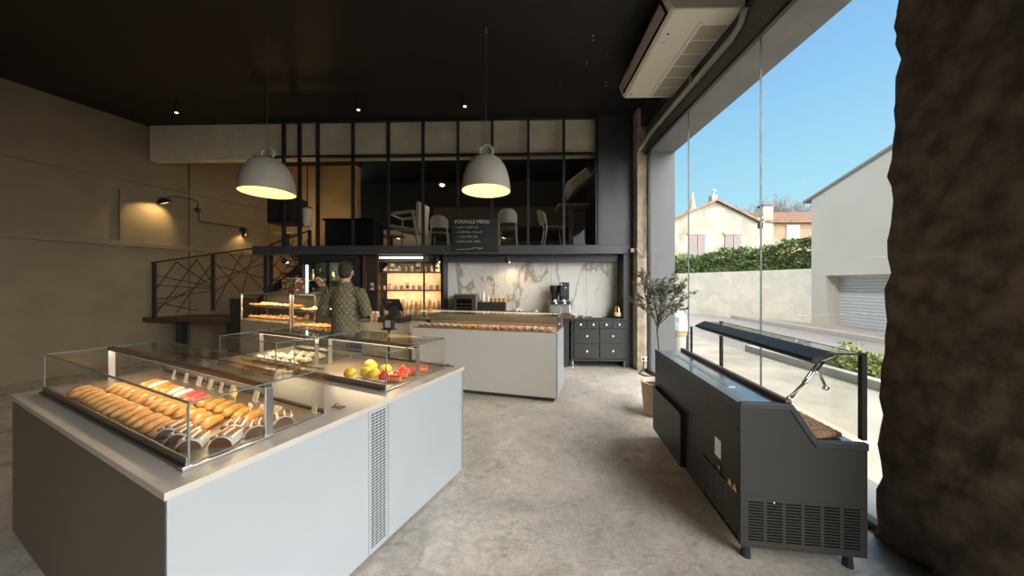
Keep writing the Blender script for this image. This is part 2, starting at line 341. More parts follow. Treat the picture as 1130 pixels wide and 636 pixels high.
# rough stone pier near the camera
pier = MB(M['stone']); bm = pier.bm
pier.box(2.10, 2.62, .98, 1.80, 0, 3.76)
bmesh.ops.subdivide_edges(bm, edges=bm.edges[:], cuts=40, use_grid_fill=True)
for v in bm.verts:
    z = v.co.z; k = (math.sin(z*9.1)*.4+math.sin(z*21+1.3)*.35+math.sin(z*47+v.co.x*30)*.35)
    if v.co.y > 1.7: v.co.y += .018*k + .14*(1-z/3.76) + rnd.uniform(-.010, .010)
    if v.co.x < 2.2: v.co.x += rnd.uniform(-.008, .008)+.012*math.sin(v.co.y*30+z*17)
st(pier.build('wall_pier_near', smooth='all'))
# ------------------------------------------------------------------ mezzanine glazing
mul = [(-4.39), (-4.09), -3.75, -3.09, -2.43, -1.79, -1.15, -.525, .13, .77, 1.36]
mw = MB(M['black']); 
mw.box(-4.95, 1.36, 5.72, 5.78, CEIL-.05, CEIL); mw.box(-4.95, 1.36, 5.72, 5.78, 3.82, 3.86)
mzw = st(mw.build('window_3'))
for x in mul: MB(M['black']).box(x-.022, x+.022, 5.72, 5.78, 2.19, CEIL-.05).build('mullion', mzw)
for a, b in zip(mul[2:-1], mul[3:]): MB(M['mezz']).box(a+.022, b-.022, 5.748, 5.752, 2.19, 3.82).build('window_pane', mzw); MB(M['win']).box(a+.022, b-.022, 5.748, 5.752, 3.86, CEIL-.05).build('window_pane', mzw)

# ================================================================== EXTERIOR
GZ = -.1
st(MB(M['asphalt']).box(2.63, 120, -40, 120, GZ-.3, GZ).build('street_ground'))
st(MB(M['pave']).box(2.63, 5.25, -10, 40, GZ, GZ+.02).build('pavement'))
tag(MB(M['kerb']).box(5.25, 5.42, -10, 7.6, GZ, GZ+.16).build('kerb_stone', bevel=.01), kind='structure')
tag(MB(M['pinkk']).box(9.6, 9.75, -10, 14.5, GZ, GZ+.14).build('far_kerb', bevel=.01), kind='structure')
st(MB(M['pave']).box(9.75, 11.6, -10, 30, GZ, GZ+.12).build('far_pavement'))
# planting bed
mb = MB(M['leaf2'], M['leaf'])
for i in range(5200):
    x = rnd.uniform(5.45, 6.6); y = rnd.uniform(3.0, 6.5); hz = .28+.10*math.sin(x*5+y*3)+.06*math.sin(y*9)
    z = GZ+rnd.random()**.5*hz; mb.mi = 0 if rnd.random() < .75 else 1
    mb.leafq((x, y, z), (rnd.uniform(-1, 1), rnd.uniform(-1, 1), rnd.uniform(.1, 1)), .09, .045)
tag(mb.build('low_shrubbery'), 'yellow green low shrubs beyond the pale kerb outside the window', 'shrubs', kind='stuff')
st(MB(M['soil']).box(5.42, 6.7, 2.9, 6.6, GZ, GZ+.04).build('planting_bed'))
# retaining wall (10.84,12.16)->(9.0,17)->(7.2,21.7)
ra = math.atan2(1.84, 4.84)
rw = st(MB(M['stucco']).box(0, .35, 0, 22, GZ, 2.05).build('retaining_wall', loc=(10.84, 12.16, 0), rot=(0, 0, ra)))
st(MB(M['soil']).prism([(11.1, 12.2), (2.6, 34), (2.6, 110), (110, 110), (110, 12.2)], 1.2, 1.95, 'z').build('terrace_ground'))
# hedge on the wall
c, s_ = math.cos(ra), math.sin(ra)
mb = MB(M['leaf'], M['leaf2'])
mb.box(.5, 1.3, .2, 21, 1.95, 2.75)
for i in range(15000):
    y = rnd.uniform(.05, 16) if i % 4 else rnd.uniform(16, 21); top = 2.95+.10*math.sin(y*2.1)+.06*math.sin(y*7)+.25*max(0, 1-y/9)-.1
    f = rnd.random()
    if f < .72: x = .40+rnd.uniform(-.08, .14); z = rnd.uniform(1.98, top)
    else: x = rnd.uniform(.35, 1.35); z = top+rnd.uniform(-.14, .10)
    mb.mi = 1 if rnd.random() < .13 else 0
    mb.leafq((x, y, z), (rnd.uniform(-1.2, .3), rnd.uniform(-1, 1), rnd.uniform(-.2, 1)), .16, .09)
tag(mb.build('clipped_hedge', loc=(10.84, 12.16, 0), rot=(0, 0, ra)), 'long clipped green hedge on top of the pale street wall', 'hedge', kind='stuff')
# white building with garage; facade x=10.84, y from 12.16 down
wb = thing('white_building', 'white rendered building with a roller garage door across the street', 'building', (10.84, 0, 0))
mb = MB(M['white_ext'])
def top(y): return 4.66+(12.16-y)*.315
gy0, gy1 = 8.6, 11.60
mb.prism([(12.16, GZ), (12.16, top(12.16)), (gy1, top(gy1)), (gy1, GZ)], 0, .25, 'x')
mb.prism([(gy1, 1.78), (gy1, top(gy1)), (gy0, top(gy0)), (gy0, 1.78)], 0, .25, 'x')
mb.prism([(gy0, GZ), (gy0, top(gy0)), (5.5, top(5.5)), (0, top(5.5)-1.7), (0, GZ)], 0, .25, 'x')
mb.box(.25, 9, 11.95, 12.16, GZ, 4.66); mb.box(.25, .6, gy0, gy0+.03, GZ, 1.78); mb.box(.25, .6, gy1-.03, gy1, GZ, 1.78); mb.box(.25, .6, gy0, gy1, 1.75, 1.78)
mb.build('facade', wb)
mb = MB(M['woodsh']); mb.prism([(12.45, 4.56), (12.45, 4.64), (5.5, top(5.5)+.07), (5.5, top(5.5)-.01)], -.06, 9, 'x'); mb.build('roof', wb)
mb = MB(M['shutterm'])
for k in range(17): mb.prism([(.47, GZ+.11*k), (.45, GZ+.11*k+.02), (.45, GZ+.11*k+.1), (.47, GZ+.11*(k+1))], gy0+.02, gy1-.02, 'y')
mb.box(.475, .5, gy0, gy1, GZ, 1.76)
mb.build('garage_door', wb)
# gable house
def hx(u, y): return (u-575)/350*y
gh = thing('gabled_house', 'weathered cream gabled house with two closed brown shuttered windows', 'house', (0, 27, 1.95))
mb = MB(M['hstucco']); x0, x1, xp = 10.8, 19.7, 16.3
mb.prism([(x0, -2), (x0, 4.2), (xp, 6.5), (x1, 4.7), (x1, -2)], 0, 7, 'y'); mb.build('wall', gh)
mb = MB(M['tile']); mb.prism([(x0-.3, 4.1), (xp, 6.62), (x1+.3, 4.72), (x1+.3, 4.55), (xp, 6.45), (x0-.3, 3.93)], -.22, 7.2, 'y'); mb.build('roof', gh)
for xx in (14.05, 17.0):
    mb = MB(M['woodsh']); 
    for q in range(2):
        mb.box(xx+q*.70, xx+q*.70+.66, -.06, 0, 1.55, 3.65)
        for t in range(4): mb.box(xx+q*.70+.02+t*.16, xx+q*.70+.14+t*.16, -.075, -.06, 1.58, 3.62)
    mb.mats.append(M['hstucco']); mb.mi = 1; mb.box(xx-.12, xx+1.5, -.1, 0, 3.65, 3.78); mb.mi = 0
    mb.build('window_shutter', gh)
mb = MB(M['hstucco']); mb.box(xp-.28, xp+.15, .1, .6, 6.4, 7.0); mb.build('chimney', gh); mb = MB(M['hstucco']); mb.tube([(xp-.05, .3, 6.95), (xp-.05, .3, 7.35)], .07); mb.ball((xp+.02, .3, 7.4), (.2, .1, .12)); mb.build('roof_finial', gh); mb = MB(M['hstucco']); mb.box(xp+1.2, xp+1.9, 2, 2.6, 5.9, 6.6); mb.build('chimney', gh)
mb = MB(M['bare']); mb.tube([(12.2, 1, 4.6), (12.2, 1, 6.4)], .025, 5); 
for k in range(4): mb.tube([(11.8, 1, 5.6+.2*k), (12.6, 1, 5.6+.2*k)], .018, 5)
mb.build('aerial', gh)
# ochre house
oh = thing('ochre_house', 'ochre house with terracotta roof and tall chimney behind the hedge', 'house', (0, 33, 1.95))
MB(M['ochre']).box(24.9, 33, 0, 6, -1, 5.85).build('wall', oh)
mb = MB(M['tile']); mb.prism([(-.4, 5.70), (3, 7.25), (6.4, 5.7), (6.4, 5.85), (3, 7.42), (-.4, 5.85)], 24.7, 33.2, 'x')
for k in range(40): mb.tube([(24.8+k*.21, -.4, 5.86), (24.8+k*.21, 3, 7.42)], .05, 5)
mb.build('roof', oh)
mb = MB(M['white_ext'], M['shutterm']); mb.box(26.9, 28.2, -.08, 0, 3.8, 5.5); mb.mi = 1; mb.box(27.2, 27.9, -.1, -.08, 3.9, 5.4); mb.build('window', oh)
mb = MB(M['hstucco'], M['black']); mb.box(24.4, 25.4, -.3, .8, -1, 7.3); mb.mi = 1; mb.box(24.5, 25.3, -.2, .7, 7.3, 7.55); mb.build('chimney', oh)
mb = MB(M['hstucco']); mb.box(21.6, 24.5, -.8, 0, -1, 5.0); mb.prism([(19.6, 4.8), (24.6, 6.4), (24.6, 6.2), (19.6, 4.6)], -1.0, 3, 'y'); mb.build('side_wall', oh)
# church spire
sp = thing('church_spire', 'distant stone church spire rising left of the house gable', 'spire', (31.9, 60, 1.9))
MB(M['hstucco']).box(-1.6, 1.6, -1.6, 1.6, 0, 12.2).build('tower', sp)
MB(M['hstucco']).lathe([(1.2, 12.2), (1.1, 13.2), (.6, 13.4), (.12, 16.6)], 8).build('spire_tip', sp)
# bare winter trees
def bare_tree(loc, h, label):
    t = thing('bare_tree', label, 'tree', loc, rnd.random()*6, 'bare winter trees behind the houses')
    mb = MB(M['bare'])
    def br(p, d, L, r, dep):
        q = p+d*L; mb.tube([p, (p+q)/2+Vector((rnd.uniform(-1, 1), rnd.uniform(-1, 1), 0))*L*.05, q], [r, r*.8, r*.6], 4, cap=False)
        if dep == 0: return
        for _ in range(4 if dep < 4 else 5):
            nd = (d+Vector((rnd.uniform(-1, 1), rnd.uniform(-1, 1), rnd.uniform(-.1, .6)))*.62).normalized(); br(p+d*L*rnd.uniform(.6, 1), nd, L*.66, r*.55, dep-1)
    br(Vector((0, 0, 0)), Vector((0, 0, 1)), h*.42, .22, 4)
    mb.build('trunk', t)
for u, h, lb in ((812, 11.6, 'bare winter tree above the roof left of the glass joint'), (828, 12.2, 'bare winter tree just left of the ochre house chimney'), (858, 13.2, 'tallest bare winter tree above the terracotta roof'), (876, 12.4, 'bare winter tree beside the white building eave')):
    bare_tree((hx(u, 46), 46, 1.9), h, lb)
# litter bag on a stand outside
lb = thing('litter_bag_stand', 'white plastic litter bag on a dark stand outside behind the olive tree', 'litter bag', (3.28, 6.7, GZ+.02))
mb = MB(M['black']); mb.tube([(-.17, 0, 0), (-.17, 0, .72)], .022); mb.tube([(.17, 0, 0), (.17, 0, .72)], .022); mb.box(-.22, .22, -.15, .15, 0, .03); mb.build('stand', lb)
MB(M['binglass']).lathe([(.10, .06), (.13, .15), (.14, .45), (.13, .55)], 14).build('bag_body', lb, smooth=True)
MB(M['binbrown']).lathe([(.14, .50), (.155, .52), (.155, .60), (.14, .62)], 14).build('band', lb, smooth=True)
mb = MB(M['bag']); mb.lathe([(.19, .60), (.20, .66), (.17, .78), (.15, .84), (.16, .90), (.10, 1.02), (.06, 1.06), (.0, 1.07)], 16)
for v in mb.bm.verts: v.co += Vector((rnd.uniform(-.02, .02), rnd.uniform(-.02, .02), rnd.uniform(-.02, .02)))
mb.build('bag_top', lb, smooth=True)

# ================================================================== ISLAND COUNTER (near left)
A = Fr((-1.133, .983, 0), 23.5)
TZ = .833
isl = thing('island_counter', 'long white island counter in the left foreground with a slotted vent strip', 'counter', A.o, A.a)
MB(M['plinth']).box(-2.05, -.04, .05, 1.64, 0, .06).build('plinth', isl)
mb = MB(M['shadepanel']); mb.box(-2.1, -.012, 0, .012, .02, TZ-.028); mb.build('end_panel', isl)  # end panel's shade is put into this darker brown base colour
mb = MB(M['white']); mb.box(-2.1, -2.08, 0, 1.68, .02, TZ-.028); mb.box(-2.1, 0, 1.66, 1.68, .02, TZ-.028); mb.build('rear_panel', isl)
MB(M['white']).box(-.022, 0, .0, .774, .02, TZ-.028).build('side_panel', isl, bevel=.0015)
MB(M['white']).box(-.022, 0, .912, 1.68, .02, TZ-.028).build('side_panel', isl, bevel=.0015)
v = MB(M['white'], M['acd']); v.box(-.022, -.001, .777, .909, .02, TZ-.028); v.mi = 1
for i in range(4):
    for j in range(44):
        y = .802+i*.026; z = .055+j*.0168
        v._fin([(.0006, y-.010, z-.0035), (.0006, y+.010, z+.0005), (.0006, y+.010, z+.0075), (.0006, y-.010, z+.0035)], [(0, 1, 2, 3)])
v.build('vent_grille', isl)
mb = MB(M['top']); mb.box(-2.11, .006, -.008, 1.69, TZ-.026, TZ); mb.build('worktop', isl, bevel=.002)

def glass_case(label, frame, x1, y0, wid, dep, h=.235, by=.26, group=None, z0=TZ, ledp=10., cards=0, rev=False):
    o = frame.w(x1, y0, z0); g = thing('glass_display_case', label, 'display case', o, frame.a, group)
    m = MB(M['tray'], M['bronze']); m.box(-wid+.01, -.01, .01, dep-.01, .001, .014); m.build('tray', g)
    m = MB(M['bronze']); m.box(-wid, 0, -.008, .0, 0, .040); m.box(-wid, 0, -.02, -.008, 0, .012); m.build('front_trim', g, bevel=.002)
    m = MB(M['steel']); m.box(-.002, .014, -.014, dep, 0, .010); m.box(-wid-.012, -wid, -.014, dep, 0, .010); m.box(-.02, .016, -.022, .006, 0, .016); m.box(-wid, 0, dep, dep+.01, 0, .03); m.build('side_trim', g, bevel=.002)
    t = .006
    def pane(nm, x0, x1_, ya, yb, za, zb, e):
        p = MB(M['caseglass'], M['edge']); p.box(x0, x1_, ya, yb, za, zb); p.mi = 1
        for q in e: p.box(*q)
        p.build(nm, g)
    ee = .0015
    pane('front_glass', -wid, 0, 0, t, .012, h, [(-wid, 0, -ee, t+ee, h-.003, h+.001)])
    pane('side_glass', -t, 0, t, dep, .012, h, [(-t-ee, ee, t, dep, h-.003, h+.001), (-t-ee, ee, -ee, .003, .01, h)])
    pane('side_glass', -wid, -wid+t, t, dep, .012, h, [(-wid-ee, -wid+t+ee, t, dep, h-.003, h+.001), (-wid-ee, -wid+.003, -ee, .003, .01, h)])
    pane('rear_glass', -wid, 0, dep-t, dep, .012, h, [(-wid, 0, dep-t-ee, dep+ee, h-.003, h+.001)])
    pane('top_glass', -wid+t, -t, by, dep-t, h-.006, h, [])
    m = MB(M['bronze']); m.box(-wid, 0, by-.018, by+.012, h-.022, h+.002); m.build('light_beam', g, bevel=.002)
    m = MB(M['strip2']); m.box(-wid+.03, -.03, by-.010, by+.004, h-.026, h-.023); m.build('light_strip', g)
    for xx in (-.004, -wid+.004):
        m = MB(M['steel']); m.box(xx-.006, xx+.006, by-.016, by+.016, 0, h-.02); m.build('post', g, bevel=.002)
    lx, ly, lz = frame.w(x1-wid/2, y0+by, z0+h-.03)
    area('case_light', (lx, ly, lz), (wid-.08, .03), ledp, (1, .74, .44), (R(-18), 0, frame.a))
    return g
glass_case('long glass case of eclairs at the near end of the island counter', A, -.11, .09, 1.86, .51, by=.26, ledp=5)
glass_case('glass case of lemon and strawberry domes at the far end of the island counter', A, -.11, 1.00, .93, .59, by=.28, ledp=4)
glass_case('glass case of meringue tarts behind the lemon dome case', A, -1.085, .90, .79, .61, by=.30, ledp=2.5)
# cast hinge foot
for (x, y, lbl) in ((-.155, .70, 'dark metal hinge foot on the counter behind the eclair case'), (-.12, 1.645, 'small chrome foot on the counter at the far corner of the dome case')):
    m = MB(M['bronze']); m.box(-.02, .05, -.015, .015, 0, .008); m.tube([(0, 0, .008), (0, 0, .018)], .01)
    tag(m.build('case_foot', loc=A.w(x, y, TZ), rot=(0, 0, A.a), bevel=.001), lbl, 'case foot')

# ---- eclairs
def eclair(glz, name, label):
    t = thing(name, label, 'eclair')
    m = MB(M['pastry']); pts = [(-.006, -.062+i*.0155, .019-abs(i-4)*.0006) for i in range(9)]
    rr = [(.008, .006), (.019, .014), (.0225, .0175), (.023, .0185), (.0235, .019), (.023, .0185), (.0225, .0175), (.019, .014), (.008, .006)]
    m.tube(pts, rr, 12); m.build('dough', t, smooth='all')
    m = MB(glz); pts2 = [(p[0], p[1]*.88, p[2]+.008) for p in pts]; m.tube(pts2, [(a*.82, b*.8) for a, b in rr], 12); m.build('icing', t, smooth='all'); return t
ecl = {'caramel': Scatter(eclair(M['glaze'], 'eclair', '')), 'golden': Scatter(eclair(M['pastry'], 'eclair', '')), 'white': Scatter(eclair(M['cream2'], 'eclair', '')), 'pink': Scatter(eclair(M['raspb'], 'eclair', ''))}
CZ = TZ+.0145
rows = (('front', .165, 14), ('middle', .280, 14), ('back', .395, 14))
for ri, (rn, yy, n) in enumerate(rows):
    for k in range(n):
        x = -.50-k*.088-(.0 if ri else .03)+(.18 if ri == 2 else .08 if ri == 1 else 0)
        kind = ('golden', 'caramel', 'caramel')[ri]
        if ri == 2 and k in (6, 7): kind = 'pink'
        if ri == 2 and k in (8, 9, 12): kind = 'white'
        if ri == 1 and k in (3, 9): kind = 'golden'
        if ri == 0 and k % 5 == 4: kind = 'caramel'
        ecl[kind].put(A.w(x, yy+rnd.uniform(-.006, .006), CZ), A.a+R(33+rnd.uniform(-9, 9)), f'{kind} eclair, {rn} row of the near glass case, {ORD[k]} from the right', 'eclairs in the near glass case', 1.08)
# ---- pecan slices in paper sleeves
t = thing('pecan_slice', '', 'pastry')
m = MB(M['paper']); arc = [(.045*math.cos(a), .045*math.sin(a)) for a in [R(5+17*i) for i in range(11)]]; arc2 = [(x*.94, z*.94) for x, z in arc][::-1]
m.prism(arc+arc2, -.045, .045, 'y'); m.build('paper_sleeve', t, smooth=True)
m = MB(M['choc'], M['cream2']); m.box(-.040, .040, -.043, -.038, 0, .016); m.prism([(x*.9, z*.9) for x, z in arc], -.040, .040, 'y'); m.build('chocolate_filling', t, smooth=True)
m = MB(M['nut'], M['cream2'])
for k in range(6): m.mi = k % 2; m.tube([(-.036+.014*k, -.03, .047-.0022*abs(k-2.5)**2+.002), (-.030+.014*k, .034, .049-.0022*abs(k-2.5)**2+.002)], (.0075, .005)[k % 2], 7)
m.build('pecan_topping', t, smooth='all')
sl = Scatter(t)
for k, (x, y, r_) in enumerate(((-.07, .14, 40), (-.16, .07, 50), (-.26, .075, 42), (-.06, .245, 60), (-.16, .205, 55), (-.06, .345, 70), (-.36, .08, 38))):
    sl.put(A.w(-.11+x, .09+y, CZ), A.a+R(r_), f'pecan slice in a grey paper sleeve, {ORD[k]} from the eclair case corner', 'paper sleeved slices in the near case', .95)
# ---- price cards
def card(name='price_card'):
    t = thing(name, '', 'price card')
    m = MB(M['card'], M['ink']); m.box(-.017, .017, -.0012, .0012, .004, .040); m.mi = 1
    for q in range(3): m.box(-.012, .012-.004*q, -.0016, -.0012, .012+.008*q, .0135+.008*q)
    m.build('card_face', t, rot=(R(-14), 0, 0)); MB(M['card']).box(-.012, .012, -.001, .012, 0, .003).build('card_foot', t); return t
cd = Scatter(card())
for k, x in enumerate((-.14, -.22, -.30, -.48, -.72, -.85, -.98, -1.12, -1.3, -1.48)):
    cd.put(A.w(-.11+x, .09+(.435 if k > 2 else .36-.02*k), CZ), A.a+R(rnd.uniform(-14, 8)), f'small cream price card behind the eclairs, {ORD[k]} from the right end', 'price cards in the near case', 1.5)
cd.put(A.w(-.15, .57, CZ), A.a, 'small cream price card standing alone past the steel post', 'price cards in the near case', 1.1)
m = MB(M['yellowc']); m.lathe([(.0, -.0012), (.022, -.0012), (.022, .0012), (0, .0012)], 20, T=Matrix.Translation((0, 0, .058))@Matrix.Rotation(R(78), 4, 'X')); m.tube([(0, 0, 0), (0, 0, .04)], .0015, 5)
tag(m.build('round_sign', loc=A.w(-.66, .47, CZ), rot=(0, 0, A.a)), 'round yellow sign on a pin behind the eclairs', 'sign')
# ---- domes in far case
def dome(mt, name, peak=False):
    t = thing(name, '', 'dome cake'); m = MB(mt)
    if peak: m.lathe([(.030, .008), (.034, .02), (.030, .036), (.017, .052), (.006, .064), (0, .068)], 18)
    else: m.lathe([(.030, .008), (.040, .022), (.041, .036), (.034, .052), (.018, .063), (0, .067)], 18)
    m.build('cake', t, smooth='all'); MB(M['cream2']).lathe([(.030, 0), (.046, .001), (.046, .006), (.032, .010)], 18).build('base_disc', t, smooth=True); return t
dm = {'lemon yellow': Scatter(dome(M['lemon'], 'lemon_dome')), 'apricot': Scatter(dome(M['apricot'], 'apricot_dome')), 'strawberry red': Scatter(dome(M['strawb'], 'strawberry_dome', True))}
for col, x, y, lb in (('lemon yellow', -.52, 1.065, 'lowest left yellow dome nearest the front glass'), ('lemon yellow', -.44, 1.13, 'yellow dome just right of the lowest left one'), ('lemon yellow', -.51, 1.23, 'tall yellow dome standing behind the front pair'), ('lemon yellow', -.37, 1.24, 'right hand yellow dome next to the red ones'), ('lemon yellow', -.352, 1.12, 'yellow dome at the front beside the red dome'), ('apricot', -.60, 1.30, 'pale apricot dome at the back left of the yellow domes'), ('strawberry red', -.262, 1.12, 'red peaked dome at the front of the far case'), ('strawberry red', -.26, 1.30, 'red peaked dome at the rear of the far case')):
    dm[col].put(A.w(x, y, CZ), A.a, lb, 'dome cakes in the far case', 1.0 if 'tall' not in lb else 1.15)
t = thing('orange_slice_cake', '', 'cake')
MB(M['orange']).box(-.05, .05, -.018, .018, .006, .032).build('sponge', t, bevel=.006)
m = MB(M['strawb'])
for k in range(4): m.ball((-.036+.024*k, 0, .036), (.011, .014, .009))
m.build('berries', t, smooth='all'); oc = Scatter(t)
for x, y, r_, lb in ((-.18, 1.13, 20, 'coral slice with berries at the front right of the dome case'), (-.20, 1.21, 28, 'coral slice with berries behind the front slice in the dome case'), (-.17, 1.30, 35, 'coral slice with berries by the steel post in the dome case'), (-.18, 1.39, 30, 'coral slice with berries farthest back in the dome case')):
    oc.put(A.w(x, y, CZ), A.a+R(r_), lb, 'coral slices in the far case')
# ---- meringue tarts
t = thing('meringue_tart', '', 'tart'); MB(M['brownp']).lathe([(.034, 0), (.045, .022), (.040, .022), (.036, .012), (0, .012)], 18).build('tart_shell', t, smooth=True)
m = MB(M['cream2'])
for k in range(6): a = k*PI/3; m.lathe([(.016, 0), (.018, .010), (.010, .022), (0, .032)], 8, c=(.022*math.cos(a), .022*math.sin(a), .016))
m.lathe([(.016, 0), (.018, .012), (.010, .026), (0, .038)], 8, c=(0, 0, .02)); m.build('meringue', t, smooth='all'); mt_ = Scatter(t)
k = 0
for j in range(3):
    for i in range(5):
        if (i, j) == (4, 2): continue
        mt_.put(A.w(-1.17-i*.118-.02*j, 1.06+j*.125, CZ), A.a+rnd.random()*6, f'white meringue tart, {("near", "middle", "far")[j]} row of the tart case, {ORD[i]} from its right', 'meringue tarts', 1.05); k += 1

# ================================================================== BACK SALES COUNTER
B = Fr((-1.56, 4.49, 0), 14)
BZ = .87
bc = thing('sales_counter', 'white sales counter in the middle of the room with a low glass case on top', 'counter', B.o, B.a)
MB(M['plinth']).box(.05, 2.03, .05, .63, 0, .07).build('plinth', bc)
MB(mat('warm_white_laminate', (.60, .57, .52), .4)).box(0, 2.06, 0, .66, .055, BZ).build('body', bc, bevel=.002)
MB(M['white']).box(2.062, 2.08, 0, .66, .055, BZ).build('end_panel', bc, bevel=.002)
g = thing('glass_display_case', 'low wide glass case of small cakes on top of the middle sales counter', 'display case', B.w(0, 0, BZ), B.a)
m = MB(M['tray']); m.box(.02, 2.05, .02, .50, .001, .012); m.build('tray', g)
for nm, b_ in (('front_glass', (.01, 2.07, .008, .014, 0, .215)), ('side_glass', (.01, .016, .014, .52, 0, .215)), ('side_glass', (2.064, 2.07, .014, .52, 0, .215)), ('top_glass', (.01, 2.07, .014, .52, .209, .215)), ('shelf_glass', (.03, 2.05, .15, .50, .11, .116))):
    m = MB(M['caseglass'], M['edge']); m.box(*b_); m.mi = 1
    if nm == 'front_glass': m.box(.009, 2.071, .006, .014, .213, .217); m.box(2.066, 2.072, .006, .012, 0, .215); m.box(.008, .013, .006, .012, 0, .215)
    if nm == 'shelf_glass': m.box(.03, 2.05, .148, .150, .108, .118)
    m.build(nm, g)
m = MB(M['steel']); m.box(.0, 2.08, .52, .54, 0, .22); m.build('rear_frame', g, bevel=.003)
m = MB(M['strip2']); m.box(.05, 2.03, .505, .515, .195, .203); m.build('light_strip', g)
lx, ly, lz = B.w(1.04, .46, BZ+.195); area('case_light', (lx, ly, lz), (1.95, .03), 7, (1, .74, .46), (R(-25), 0, B.a))
m = MB(M['white']); m.prism([(.30, .216), (.54, .216), (.54, .30)], 2.055, 2.068, 'x'); m.build('reflection_wedge', g)  # white wedge modelled in place of a reflection on the end glass
t = thing('small_cake', '', 'cake'); MB(M['orange']).box(-.038, .038, -.03, .03, 0, .03).build('sponge', t, bevel=.006); m = MB(M['cream2'])
for k in range(3): m.ball((-.02+.02*k, 0, .034), (.012, .016, .010))
m.build('topping', t, smooth='all'); sc1 = Scatter(t)
t = thing('small_cake', '', 'cake'); MB(M['brownp']).ball((0, 0, .018), (.045, .03, .018)).build('sponge', t, smooth='all'); m = MB(M['cream2']); m.ball((0, 0, .034), (.03, .02, .010)); m.build('topping', t, smooth='all'); sc2 = Scatter(t)
t = thing('small_cake', '', 'cake'); MB(M['glaze']).lathe([(.03, 0), (.038, .03), (0, .03)], 12).build('sponge', t, smooth=True); MB(M['lemon']).ball((0, 0, .03), (.030, .030, .012)).build('topping', t, smooth='all'); sc3 = Scatter(t)
for j, rw_ in enumerate(('front', 'rear')):
    for k in range(19):
        x = .12+k*.102; s2 = sc2 if k < 6 else sc3 if k < 9 else sc1 if k % 4 else sc2
        kind = 'cream topped brown' if s2 is sc2 else 'lemon topped' if s2 is sc3 else 'coral'
        s2.put(B.w(x, .075+j*.11, BZ+.013), B.a+R(rnd.uniform(-8, 8)), f'{kind} small cake, {rw_} row, middle counter case, {ORD[k]} from left', 'small cakes on the middle counter')

# register counter
Cf = Fr((-3.10, 5.22, 0), 15)
rc = thing('register_counter', 'warm lit counter section under the cash register behind the shopper', 'counter', Cf.o, Cf.a)
MB(M['plinth']).box(.03, 1.38, .04, .4, 0, .07).build('plinth', rc); MB(M['cwarm']).box(0, 1.42, 0, .44, .06, BZ-.03).build('body', rc, bevel=.002); MB(M['top']).box(-.01, 1.43, -.01, .45, BZ-.03, BZ).build('worktop', rc, bevel=.002)
rg = thing('cash_register', 'black till with a tilted touch screen on the warm lit counter', 'cash register', Cf.w(1.0, .20, BZ), Cf.a)
m = MB(M['black']); m.box(-.20, .22, -.14, .16, 0, .09); m.build('drawer_base', rg, bevel=.006)
m = MB(M['black']); m.prism([(-.10, .09), (.10, .09), (.05, .26), (-.02, .26)], -.05, .05, 'y'); m.build('stand', rg)
m = MB(M['black'], M['grey']); T_ = Matrix.Translation((-.03, 0, .27))@Matrix.Rotation(R(30), 4, 'X'); m.box(-.17, .17, -.012, .012, -.10, .12, T_); m.mi = 1; m.box(-.1, .02, -.0135, -.012, .06, .085, T_); m.build('screen', rg, bevel=.004)
def packet_mb(m, w, d, h):
    m.prism([(-w, 0), (w, 0), (w*.92, h*.86), (w*.6, h), (-w*.6, h), (-w*.92, h*.86)], -d, d, 'y'); return m
for k, x in enumerate((.66, .75)):
    t = thing('gift_jar', ('left', 'right')[k]+' one of two striped gift jars with white ribbons beside the till', 'jar', Cf.w(x, .10, BZ), Cf.a)
    MB(M['jarred']).lathe([(.035, 0), (.04, .01), (.04, .12), (.03, .14)], 14).build('jar_body', t, smooth=True); m = MB(M['cream2']); m.ball((0, 0, .15), (.035, .02, .02)); m.ball((.02, 0, .165), (.02, .01, .012)); m.ball((-.02, 0, .165), (.02, .01, .012)); m.build('ribbon', t, smooth='all')
t = thing('leaflet_holder', 'black holder of red and white packets at the right of the shopper', 'leaflet holder', (-1.92, 4.62, BZ-.03), Cf.a)
m = MB(M['black']); m.box(-.07, .07, -.01, .0, 0, .20); m.box(-.07, .07, -.08, -.01, 0, .012); m.box(-.07, -.062, -.08, 0, 0, .12); m.box(.062, .07, -.08, 0, 0, .12); m.build('rack', t)
for q in range(3): packet_mb(MB((M['strawb'], M['cream2'], M['paper'])[q]), .05, .008, .10).build('packet', t, loc=(0, -.02-.02*q, .013+.004*q))
hold = thing('side_stand', 'narrow black stand carrying the packet holder next to the sales counter', 'stand', (-1.92, 4.62, 0), Cf.a)
m = MB(M['black']); m.box(-.09, .09, -.10, .02, BZ-.045, BZ-.03); m.build('stand_top', hold); MB(M['black']).tube([(0, -.04, .02), (0, -.04, BZ-.045)], .018).build('pole', hold); MB(M['black']).lathe([(.14, 0), (.14, .012), (.03, .02)], 24, c=(0, -.04, 0)).build('foot', hold)

